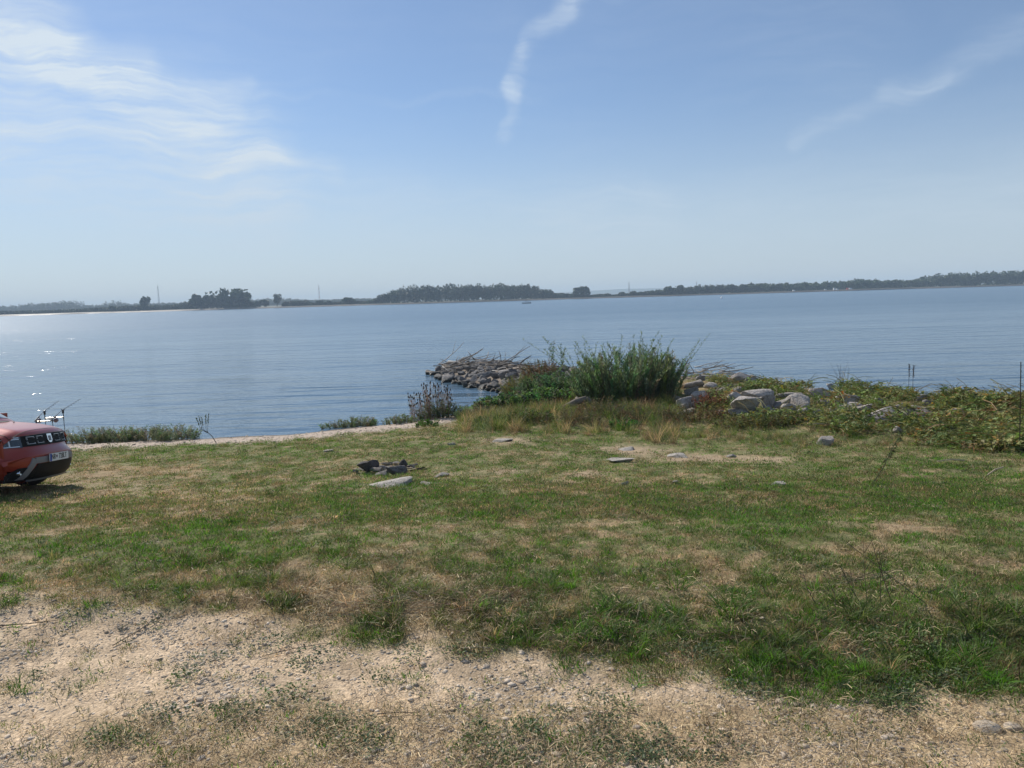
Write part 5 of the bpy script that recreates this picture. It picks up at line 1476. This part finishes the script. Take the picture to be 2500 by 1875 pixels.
    for i, (x0, y0, x1, y1, lift0, lift1, lab) in enumerate(((1885, 1015, 1965, 1060, .22, .02, 'long pale curved cane lying against the herbs below the largest boulder'), (1984, 1034, 2035, 1040, .15, .15, 'short pale broken cane among the brambles'),
                                                            (2288, 1126, 2355, 1124, .03, .03, 'bleached forked stick lying in the grass on the right'), (2410, 1160, 2450, 1140, .03, .1, 'thin pale cane in the grass near the right edge'),
                                                            (1895, 1018, 1908, 1045, .18, .02, 'thin pale cane crossing under the long curved one'))):
        a, b = ground_at(x0, max(y0, 1010) + 20), ground_at(x1, y1 + 6); b.y = a.y - .1; a2 = at_y(x0, y0, a.y); b2 = at_y(x1, y1, a.y)
        m = MB(); m.tube([a2, a2.lerp(b2, .5) + Vector((0, 0, .02)), b2], [.008, .011, .010], 6); tag(m.build('dead_cane', cane), lab, 'cane', 'dead canes')
    # --- foreground: leggy dry plant on the right bank, big tufts
    c = ground_at(2140, 1490); p = Plant(90); g = p.g
    for x1, y1, x2, y2 in ((2107, 1310, 2118, 1480), (2050, 1310, 2260, 1455), (2125, 1310, 2180, 1480), (2068, 1360, 2090, 1470), (2010, 1400, 2040, 1500), (1960, 1395, 1992, 1450), (2160, 1330, 2150, 1480), (2260, 1430, 2272, 1470), (2050, 1380, 2110, 1490)):
        b = ground_at(x2, max(y2, 1475)); t = at_y(x1, y1, b.y + .06); b = b - c; t = t - c; mid = (b + t) / 2 + Vector((g.normal() * .02, 0, 0)); p.stem([b, mid, t], .0035, .0014, col_var(g, (.10, .085, .05)))
        for k in range(3):
            f = g.uniform(.4, .95); q = b.lerp(t, f); e = q + Vector((g.normal() * .07, g.normal() * .03, abs(g.normal()) * .07)); p.stem([q, (q + e) / 2, e], .002, .001, (.09, .08, .05)); p.leaf(e, (0, 0, 1), .012, .006, (.12, .10, .06))
    p.build('leggy_weed', c, 'sparse leggy dried weed with bare branching stems on the bank', 'weed')
    tufts = [(1790, 1500, .20, 90, 'lush green grass tuft on the bank left of the leggy weed'), (1500, 1490, .16, 70, 'green grass tuft in the middle of the bank'), (2390, 1530, .20, 90, 'dense grass tuft near the right end of the bank'), (680, 1420, .13, 60, 'bright broad-bladed tuft at the left end of the bank'),
             (1340, 1440, .15, 60, 'grass tuft beside the heap of dead stalks'), (2090, 1510, .18, 80, 'grass tuft at the foot of the leggy weed'), (1650, 1440, .14, 60, 'small upright tuft on the bank crest'), (850, 1390, .12, 50, 'low tuft above the brown straw'),
             (1910, 1570, .14, 60, 'pale bladed tuft low on the bank near the gravel'), (2480, 1500, .18, 70, 'tuft cut by the right edge'), (1130, 1410, .13, 55, 'thin tuft above the brown straw heap'), (1420, 1560, .10, 40, 'short tuft at the gravel edge in the middle')]
    for i, (px, py, r, n, lab) in enumerate(tufts):
        c = ground_at(px, py); me = blade_mesh('blades', 500 + i, n, r * .45, (r * .4, r * 1.15), (.004, .009), (.3, 1.2), (.0, .6), 4, .12, None)
        at = me.attributes['col']; arr = np.zeros(len(me.vertices) * 4, np.float32); at.data.foreach_get('color', arr); arr = arr.reshape(-1, 4)
        arr[:, :3] *= np.array(((.075, .135, .030), (.085, .125, .036), (.095, .13, .04))[i % 3]); at.data.foreach_set('color', arr.ravel()); me.materials.append(LEAF)
        o = mobj('grass_tuft', me, None, c - Vector((0, 0, .01))); tag(o, lab, 'grass tuft', 'grass tufts on the bank')
    # heaps of mown dead stalks along the bank
    for i, (px, py, rx, n, lab) in enumerate(((1195, 1470, .26, 150, 'heap of dry brown stalks on the bank left of the middle tufts'), (960, 1480, .42, 170, 'wide flattened swath of dead stalks on the left of the bank'), (2085, 1425, .20, 90, 'small heap of greyish dead stems behind the leggy weed'), (1700, 1560, .38, 110, 'thin spread of dead stalks where the bank meets the gravel on the right'))):
        c = ground_at(px, py); p = Plant(95 + i); g = p.g; bx = g.normal(size=n) * rx * .6; by = g.normal(size=n) * .09; bz = height(c.x + bx, c.y + by) - c.z
        for k in range(n):
            a = g.normal() * .7 + (math.pi if g.uniform() < .5 else 0); l = g.uniform(.06, .24); z = bz[k] + g.uniform(.004, .055) * (1 if i != 3 else .5); e = g.normal() * .22
            q = np.array((bx[k], by[k], z)); d = np.array((math.cos(a), math.sin(a) * .6, e)); p.stem([q, q + d * l * .5 + np.array((0, 0, .006)), q + d * l], g.uniform(.0011, .0024), .0008, col_var(g, (.36, .27, .16) if g.uniform() < .6 else (.20, .145, .09), .35))
        p.build('stalk_heap', c, lab, 'dead stalks', 'dead stalks on the bank', stem_name='stalks')
    # twigs on the track
    tw = plain('twig', (.13, .10, .075), .85, grain=.3, scale=30); stw = plain('straw_stalk', (.50, .40, .25), .7, grain=.2)
    for i, (x0, y0, x1, y1, m_, r, lab) in enumerate(((275, 1580, 398, 1502, tw, .0035, 'long dark twig pointing up the slope at the left of the track'), (0, 1533, 140, 1520, tw, .004, 'dark twig at the left edge of the track'), (640, 1607, 800, 1575, tw, .003, 'thin straight twig on the gravel left of centre'),
                                                     (1130, 1592, 1200, 1590, stw, .006, 'bright short straw stalk on the gravel below the bank'), (2235, 1812, 2322, 1868, stw, .003, 'pale straw lying diagonally at the lower right'), (920, 1752, 1025, 1745, tw, .003, 'thin twig in the dry grass of the track'),
                                                     (2060, 1620, 2150, 1595, tw, .003, 'forked twig at the foot of the weed mats'), (1560, 1460, 1553, 1520, stw, .003, 'upright pale stalk on the bank'))):
        a, b = ground_at(x0, y0), ground_at(x1, y1); mid = a.lerp(b, .5); mid.z = h1(mid.x, mid.y); z = Vector((0, 0, r + .006)); m = MB()
        if 'upright' in lab: b = at_y(x0, y0, ground_at(x1, y1).y); a = ground_at(x1, y1); mid = a.lerp(b, .5) + Vector((.012, 0, 0))
        m.tube([a + z, mid + z * 1.6, b + z], [r, r * .9, r * .5], 6); tag(m.build('twig' if m_ is tw else 'straw_stalk', m_), lab, 'twig' if m_ is tw else 'straw')


build_plants()


def build_bramble():
    """Bramble thicket: leaves of three on arching canes over the stones, green to rust."""
    bm = leaf_mat('bramble_leaf', .30, True); protos = []
    for s in range(6):
        g = np.random.RandomState(600 + s); V, Fs, C = [], [], []
        for _ in range(17):
            a = g.uniform(0, 6.28); q = .17 * math.sqrt(g.uniform()); p = np.array((q * math.cos(a), q * math.sin(a), g.uniform(0, .12))); c = np.array((1, 1, 1)) * g.uniform(.6, 1.4)
            if g.uniform() < .07: c = c * np.array((1.5, .9, .75))
            for k in (-1, 0, 1):
                th = a + k * 1.1 + g.normal() * .2; d = np.array((math.cos(th), math.sin(th), g.normal() * .35)); d /= np.linalg.norm(d); sd = np.cross(d, (0, 0, 1)) + g.normal(size=3) * .25; sd /= np.linalg.norm(sd); L = g.uniform(.035, .065); b = len(V)
                V += [p, p + d * L * .5 + sd * L * .36 + np.array((0, 0, .008)), p + d * L, p + d * L * .5 - sd * L * .36 + np.array((0, 0, .008))]; C += [c] * 4; Fs += [(b, b + 1, b + 2), (b, b + 2, b + 3)]
        for _ in range(2):                                   # arching canes
            a = g.uniform(0, 6.28); l = g.uniform(.25, .55); d = np.array((math.cos(a), math.sin(a), 0)); sd = np.array((-d[1], d[0], 0)) * .003; b = len(V); c = np.array((1.0, .75, .65)) * g.uniform(.7, 1.3)
            for t in (0, .33, .66, 1): q = d * l * t + np.array((0, 0, .02 + .55 * l * t * (1.15 - t))); V += [q - sd, q + sd, q + np.array((0, 0, .007))]; C += [c] * 3
            for i in range(3):
                for e in range(3): Fs.append((b + 3 * i + e, b + 3 * i + (e + 1) % 3, b + 3 * i + 3 + (e + 1) % 3)); Fs.append((b + 3 * i + e, b + 3 * i + 3 + (e + 1) % 3, b + 3 * i + 3 + e))
        protos.append(mesh_np('bramble_kind', V, Fs, C, bm))
    X = RS.uniform(4.5, 22, 60000); Y = RS.uniform(13, 31, 60000); P, k = place(X, Y); u, v = k['u'], k['v']
    low = np.interp(u, [1640, 1700, 1800, 1900, 2000, 2200, 2350, 2500, 2700], [1000, 1000, 1020, 1040, 1050, 1060, 1090, 1120, 1140]) + (k['n1'] - .5) * 70
    dens = sstep(18, -18, v - low) * sstep(1660, 1720, u) * sstep(.5, 1.3, k['s']) * sstep(.36, .50, k['n1'] + .10 * sstep(1950, 2200, u)) * (1 - near_boulder(u, v)) * (1 - .62 * ((u > 1960) & (u < 2310) & (v > 955) & (v < 1034))) * np.where(u < 1780, .3, np.where(u < 2000, .5, np.where(u < 2300, .55, .8)))
    keep = RS.uniform(size=len(X)) < dens * .9; P = P[keep]; n = len(P); kk = {a: b[keep] for a, b in k.items()}
    mound = fbm(P[:, 0] * .7, P[:, 1] * .7, 3, 640) * sstep(-30, 60, (low[keep] - kk['v']))
    P[:, 2] += RS.uniform(0, 1, n) ** .6 * (.03 + .26 * mound * sstep(.2, .7, mound + .2) * (.35 + .65 * sstep(1750, 2150, kk['u'])))
    w = np.clip(kk['n2'] + RS.normal(size=n) * .16, 0, 1)
    t = lerp(np.broadcast_to(np.array((.175, .240, .072)), (n, 3)), np.broadcast_to(np.array((.265, .265, .095)), (n, 3)), sstep(.48, .66, w)); t = lerp(t, np.broadcast_to(np.array((.27, .18, .085)), (n, 3)), sstep(.74, .92, w))
    scatter('brambles', P, randrot(n, .35), np.repeat((.55 + 1.2 * RS.uniform(0, 1, n) ** 2)[:, None], 3, 1), RS.randint(0, 6, n), t * RS.uniform(.6, 1.3, n)[:, None], protos, 'low tangle of green, yellow and rusty brambles over the stony bank', 'brambles')


build_bramble()


# ================================================================== THE FAR SHORE
def crown(V, Fs, C, g, cx, cy, z0, w, h, base, nq=None, q=None):
    """Leaf clumps filling an uneven crown of several lobes."""
    lobes = [(0, 0, .5, 1.0)] + [(g.uniform(-.30, .30), g.uniform(-.3, .3), g.uniform(.25, .80), g.uniform(.40, .62)) for _ in range(6)]
    nq = nq or int(240 + 12 * w); q = q or max(.45, w * .085)
    lo = np.array(lobes)[g.randint(len(lobes), size=nq)]; d = g.normal(size=(nq, 3)); d /= np.linalg.norm(d, axis=1)[:, None]; r = g.uniform(.55, 1.0, nq) ** .5
    P = np.stack([cx + w * (lo[:, 0] + d[:, 0] * lo[:, 3] * .45 * r), cy + w * (lo[:, 1] + d[:, 1] * lo[:, 3] * .45 * r), z0 + h * np.clip(lo[:, 2] + d[:, 2] * lo[:, 3] * .48 * r, 0, 1.08)], 1)
    a = g.normal(size=(nq, 3)); a /= np.linalg.norm(a, axis=1)[:, None]; b = np.cross(a, g.normal(size=(nq, 3))); b /= np.linalg.norm(b, axis=1)[:, None]; s = (q * g.uniform(.6, 1.3, nq))[:, None]
    k = len(V) + 4 * np.arange(nq)
    V += list(np.stack([P - a * s - b * s * .6, P + a * s - b * s * .7, P + a * s * .8 + b * s, P - a * s * .7 + b * s * .8], 1).reshape(-1, 3))
    Fs += list(np.stack([k, k + 1, k + 2, k + 3], 1)); C += list(np.repeat(np.asarray(base)[None] * g.uniform(.65, 1.35, nq)[:, None], 4, 0))


FL = leaf_mat('far_leaf', .2); FT = plain('far_trunk', (.06, .05, .04), .9)
SPX = SHORE_Y / F_PX                       # metres per photo pixel over there


def water_line(px):
    return 772.5 - .0302 * px


def far_tree(name, px, wpx, hpx, label, seed, dist=None, col=(.050, .072, .034), group='trees on the far shore', lift=0.0):
    D = dist or SHORE_Y + 25; k = D / F_PX; x = at_y(px, water_line(px), D).x; g = np.random.RandomState(seed)
    w, h = wpx * k, hpx * k; root = empty(name, (x, D, 1.4 + lift)); V, Fs, C = [], [], []
    crown(V, Fs, C, g, 0, 0, h * .12, w, h * .88, col)
    mobj('crown', mesh_np('crown', V, np.array(Fs), C, FL), root)
    m = MB(); m.tube([(0, 0, -.5), (.1, 0, h * .3), (0, .1, h * .6)], [w * .04 + .12, w * .03 + .08, .06], 6)
    for a in (0, 2.1, 4.2): m.tube([(0, 0, h * .28), (math.cos(a) * w * .2, math.sin(a) * w * .2, h * .55)], [.12, .05], 5)
    m.build('trunk', FT, root)
    return tag(root, label, 'tree' if 'bush' not in name else 'bush', group)


TREES = [  # photo x, width, height above the waterline, label
    ('round_tree', 354, 26, 33, 'single round dark tree on the far shore left of the lattice mast'), ('broad_tree', 482, 34, 36, 'smaller tree at the left of the tall far grove'), ('tall_tree', 515, 34, 44, 'left tree of the tall dark far grove'),
    ('tall_tree', 547, 40, 50, 'tallest middle tree of the tall dark far grove'), ('tall_tree', 590, 54, 47, 'right broad tree of the tall dark far grove'), ('round_bush', 647, 26, 18, 'low round bush between the grove and the upright tree'),
    ('upright_tree', 677, 20, 34, 'upright narrow tree standing alone right of the grove'), ('round_bush', 781, 22, 12, 'small round bush below the second mast'), ('round_bush', 852, 38, 15, 'wide low bush left of the main wood'),
    ('round_bush', 802, 22, 11, 'little bush just right of the second mast'), ('stout_tree', 1410, 24, 26, 'left half of the stout tree pair right of the main wood'), ('stout_tree', 1427, 28, 28, 'right half of the stout tree pair right of the main wood'),
    ('round_bush', 1518, 16, 11, 'lone dark bush on the open bank left of the pylon'), ('round_bush', 1547, 18, 13, 'dark bush at the foot of the pylon'), ('round_tree', 1632, 24, 22, 'first round tree of the right-hand tree line'), ('round_tree', 1655, 28, 22, 'second round tree of the right-hand tree line'),
    ('round_tree', 1786, 18, 21, 'round tree standing above the hedge left of the right wood'), ('round_tree', 1812, 18, 20, 'second tree above the hedge at the start of the right wood'), ('round_bush', 277, 24, 14, 'dark bush in the far left hedge')]
for i, (nm, px, w, h, lab) in enumerate(TREES): far_tree(nm, px, w, h, lab, 1000 + i)


def wood(name, label, prof, seed, dist, depth, cw, col, hazier=1.0):
    """A wood that reads as one mass: crowns under the tree-top line prof=[(photo x, height in photo pixels)]."""
    g = np.random.RandomState(seed); V, Fs, C = [], [], []; k = dist / F_PX
    x0, x1 = prof[0][0], prof[-1][0]
    rows = 3
    for r in range(rows):
        D = dist + depth * r / rows; px = x0 + g.uniform(0, cw / 2)
        while px < x1:
            w = cw * g.uniform(.75, 1.35); h = np.interp(px, [p[0] for p in prof], [p[1] for p in prof]) * g.uniform(.84, 1.04); x = at_y(px, water_line(px), dist).x
            c = np.asarray(col) * g.uniform(.78, 1.25) * np.array((g.uniform(.9, 1.2), 1, g.uniform(.85, 1.1)))
            crown(V, Fs, C, g, x, D + g.uniform(-4, 4), .6, w * k * 1.25, h * k * 1.16 * (1 - .03 * (rows - 1 - r)), c, 230, max(.55, w * k * .095)); px += w * .62
    tag(mobj(name, mesh_np(name, V, np.array(Fs), C, FL)), label, 'wood', kind='stuff')


wood('main_wood', 'broad dark wood in the middle of the far shore', [(905, 10), (925, 20), (945, 30), (975, 34), (1000, 42), (1030, 40), (1080, 40), (1150, 38), (1200, 36), (1270, 36), (1300, 34), (1325, 24), (1348, 20)], 31, 925, 60, 15, (.048, .070, .034))
wood('right_wood', 'long green wood along the right of the far shore', [(1825, 18), (1860, 22), (1950, 20), (2040, 18), (2100, 22), (2130, 25), (2180, 20), (2260, 19), (2300, 24), (2330, 31), (2380, 31), (2500, 31), (2700, 32), (3000, 30)], 32, 935, 70, 15, (.058, .088, .038))
wood('left_hedge', 'low far hedge between the grove and the left edge', [(-200, 12), (60, 9), (180, 10), (250, 12), (330, 14), (400, 12), (450, 18), (500, 24), (620, 16)], 33, 930, 30, 9, (.055, .075, .038))
wood('distant_wood', 'pale hazy tree line behind the far left hedge', [(-400, 20), (0, 18), (50, 22), (160, 26), (180, 16), (240, 14), (265, 24), (285, 16), (430, 15), (640, 18), (700, 16), (760, 12), (900, 12)], 34, 1700, 80, 7, (.06, .078, .045))
wood('middle_hedge', 'low hedge and scrub on the open bank between the woods', [(690, 12), (740, 14), (760, 7), (830, 9), (905, 8)], 35, 932, 25, 8, (.055, .075, .038))
wood('right_hedge', 'low scrub leading up to the right-hand tree line', [(1348, 14), (1390, 12), (1440, 6), (1480, 9), (1500, 5), (1560, 9), (1600, 12), (1640, 16), (1680, 18), (1740, 22), (1800, 20), (1830, 18)], 36, 930, 30, 9, (.052, .075, .036))


def mast(px, hpx, label, dist, wb, red, seed):
    k = dist / F_PX; x = at_y(px, water_line(px), dist).x; H = hpx * k; root = empty('lattice_mast', (x, dist, 1.5))
    st = plain('mast_steel', (.30, .31, .32), .6, .4); rd = plain('mast_red', (.45, .10, .08), .6); wt = plain('mast_white', (.7, .7, .7), .6)
    for sx in (-1, 1):
        for sy in (-1, 1):
            m = MB(); m.tube([(sx * wb, sy * wb, 0), (sx * wb * .35, sy * wb * .35, H)], .12, 4); m.build('leg', st, root)
    n = 9
    for i in range(n):
        z0, z1 = H * i / n, H * (i + 1) / n; r0, r1 = wb * (1 - .65 * i / n), wb * (1 - .65 * (i + 1) / n); m = MB()
        for s in (-1, 1):
            m.tube([(-r0, s * r0, z0), (r1, s * r1, z1)], .08, 4); m.tube([(r0, s * r0, z0), (-r1, s * r1, z1)], .08, 4); m.tube([(s * r0, -r0, z0), (s * r1, r1, z1)], .08, 4)
        m.build('brace', (rd if i % 2 else wt) if red else st, root)
    m = MB(); m.tube([(0, 0, H * .98), (0, 0, H * 1.08)], .15, 4); m.build('tip', st, root)
    return tag(root, label, 'mast', 'masts beyond the far shore')


mast(390, 56, 'tall grey lattice mast above the far left hedge', 1600, 1.5, False, 1)
mast(781, 46, 'slim red and white mast right of the upright tree', 1600, 1.2, True, 2)
mast(1536, 32, 'grey pylon on the open bank left of the right-hand trees', 1300, 1.2, False, 3)
mast(1701, 28, 'small distant pylon tip showing over the right-hand trees', 1500, 1.0, False, 4)


def far_vehicle(px, w, h, body, roof, label, name, cat, dz=0.0):
    D = SHORE_Y + 9; x = at_y(px, water_line(px), D).x; root = empty(name, (x, D, 1.25)); k = D / F_PX; W, H = w * k, h * k
    m = MB(); m.box((0, 0, .35 + H * .27), (W, 2.0, H * .55)); m.build('body', body, root)
    m = MB(); m.box((-W * .04, 0, .35 + H * .75), (W * .8, 1.9, H * .40)); m.build('cabin', roof, root)
    for sx in (-1, 1):
        for sy in (-1, 1):
            m = MB(); m.lathe([(.33, -.1), (.33, .1)], 10, 'y', (sx * W * .33, sy * .95, .33)); m.build('wheel', plain('tyre_rubber', (.02, .02, .02), .85), root)
    for sx in (-.22, .15):
        m = MB(); m.box((sx * W, -.97, .35 + H * .74), (W * .25, .05, H * .24)); m.build('window', plain('car_glass', (.03, .04, .045), .04), root)
    return tag(root, label, cat, 'vehicles on the far shore')


WHT, RED_, GRY = plain('vehicle_white', (.8, .8, .8), .4), plain('vehicle_red', (.55, .06, .04), .4), plain('vehicle_grey', (.35, .37, .38), .4)
far_vehicle(1938, 5, 3, WHT, WHT, 'leftmost tiny white vehicle below the right-hand wood', 'parked_van', 'vehicle')
far_vehicle(2015, 5, 3, WHT, GRY, 'small whitish vehicle left of the bright pair under the right wood', 'parked_car', 'vehicle')
far_vehicle(2037, 5, 5, WHT, WHT, 'tallest white vehicle of the pair under the right wood', 'parked_van', 'vehicle')
far_vehicle(2044, 5, 3, WHT, WHT, 'low white vehicle at the right of the pair under the right wood', 'parked_car', 'vehicle')
far_vehicle(2069, 4, 3.5, RED_, RED_, 'tiny red vehicle beside the white trailer', 'parked_car', 'vehicle')
far_vehicle(2076, 7.5, 4, WHT, WHT, 'bright white trailer at the right end of the far vehicles', 'parked_trailer', 'vehicle')


def build_boat():
    D = 470.0; p = at_y(1286, 749, D); root = empty('fishing_boat', (p.x, D, 0)); k = D / F_PX; dk = plain('boat_hull', (.05, .06, .07), .5); cl = plain('dark_cloth', (.06, .065, .08), .9); sk = plain('skin', (.45, .28, .20), .6)
    L = 22 * k; m = MB(); n = 9; vs = []
    for i in range(n):
        t = i / (n - 1); x = -L / 2 + L * t; hw = .75 * math.sin(math.pi * min(1, .12 + t * .95)) ** .6; top = .42 + .25 * (1 - t) ** 3
        vs += [(x, -hw, top), (x, -hw * .7, -.1), (x, hw * .7, -.1), (x, hw, top), (x, hw * .9, top - .08), (x, -hw * .9, top - .08)]
    fs = [(6 * i + a, 6 * i + (a + 1) % 6, 6 * i + 6 + (a + 1) % 6, 6 * i + 6 + a) for i in range(n - 1) for a in range(6)] + [tuple(range(6)), tuple(6 * (n - 1) + a for a in range(5, -1, -1))]
    m.add(vs, fs); m.build('hull', dk, root)
    m = MB(); m.box((L * .40, 0, .72), (.35, .35, .65)); m.box((L * .44, 0, .1), (.12, .12, .7)); m.build('outboard_motor', plain('tackle_black', (.015, .015, .017), .5), root)
    for x in (-L * .05, L * .18):
        m = MB(); m.box((x, 0, .40), (.28, 1.2, .05)); m.build('bench', plain('driftwood', (.3, .25, .2)), root)
    for x, lean, ln in ((-.3, .25, 3.0), (1.0, -.35, 2.0)):
        m = MB(); m.tube([(x, .1, .45), (x + lean * .5, .1, .45 + ln * .5), (x + lean, .1, .45 + ln)], [.07, .06, .04], 6); m.build('mast_pole', dk, root)
    tag(root, 'small dark open fishing boat with poles out on the lake', 'boat')
    for i, (x, z, lab, stand) in enumerate(((-.45, .38, 'person standing in the boat wearing dark clothes', True), (.85, .42, 'person seated in the boat wearing dark clothes', False))):
        me = bpy.data.meshes.new('person_body'); hgt = 1.0
        if stand: J = [((0, 0, .95), .15), ((0, 0, 1.25), .17), ((0, 0, 1.48), .10), ((0, 0, 1.66), .11), ((-.22, 0, 1.40), .07), ((-.28, -.15, 1.15), .055), ((-.1, -.3, 1.1), .045), ((.22, 0, 1.40), .07), ((.28, -.1, 1.13), .055), ((.15, -.3, 1.05), .045), ((-.11, 0, .85), .10), ((-.12, 0, .45), .07), ((-.12, -.03, .05), .06), ((.11, 0, .85), .10), ((.13, 0, .45), .07), ((.13, -.03, .05), .06)]
        else: J = [((0, 0, .12), .16), ((0, -.03, .42), .17), ((0, -.05, .66), .10), ((0, -.07, .84), .11), ((-.22, -.03, .58), .07), ((-.26, -.2, .36), .055), ((-.1, -.38, .34), .045), ((.22, -.03, .58), .07), ((.26, -.2, .36), .055), ((.1, -.38, .34), .045), ((-.11, -.1, .10), .10), ((-.13, -.45, .08), .075), ((-.13, -.47, -.32), .06), ((.11, -.1, .10), .10), ((.13, -.45, .08), .075), ((.13, -.47, -.32), .06)]
        E = [(0, 1), (1, 2), (2, 3), (1, 4), (4, 5), (5, 6), (1, 7), (7, 8), (8, 9), (0, 10), (10, 11), (11, 12), (0, 13), (13, 14), (14, 15)]
        me.from_pydata([j[0] for j in J], E, []); me.materials.append(cl); o = bpy.data.objects.new('person', me); link(o); o.location = (p.x + x, D, z)
        md = o.modifiers.new('skin', 'SKIN'); sv = me.skin_vertices[0].data
        for q, j in zip(sv, J): q.radius = (j[1], j[1] * .8)
        sv[0].use_root = True; o.modifiers.new('sub', 'SUBSURF').levels = 1
        hd = MB(); V, Fs = ICO2; hz = J[3][0]; hd.add([(v[0] * .085 + hz[0], v[1] * .10 + hz[1], v[2] * .125 + hz[2] + .03) for v in V], [tuple(int(a) for a in f) for f in Fs]); hd.build('head', sk, o, True)
        tag(o, lab, 'person')


build_boat()


def build_buoy():
    p = at_y(1762, 744, 430.0); m = MB(); m.lathe([(0, -.3), (.5, -.25), (.62, .1), (.5, .45), (.2, .6), (.12, .95), (0, 1.0)], 14, 'z', (p.x, 430, .05)); tag(m.build('buoy', plain('buoy_white', (.8, .8, .8), .5), None, True), 'small white buoy floating far out on the right', 'buoy')
    p = ground_at(461, 1062); V = swap_mat([ROCKS_LOW[2]], plain('plain_white', (.85, .85, .80), .4))[0]; o = put_rock('white_object', V, (p.x, p.y, .05), (.28, .18, .16), (0, .1, .3)); tag(o, 'small bright white object at the water edge beside the shore weeds', 'stone')  # small white lump at the water edge, of no identified kind


build_buoy()
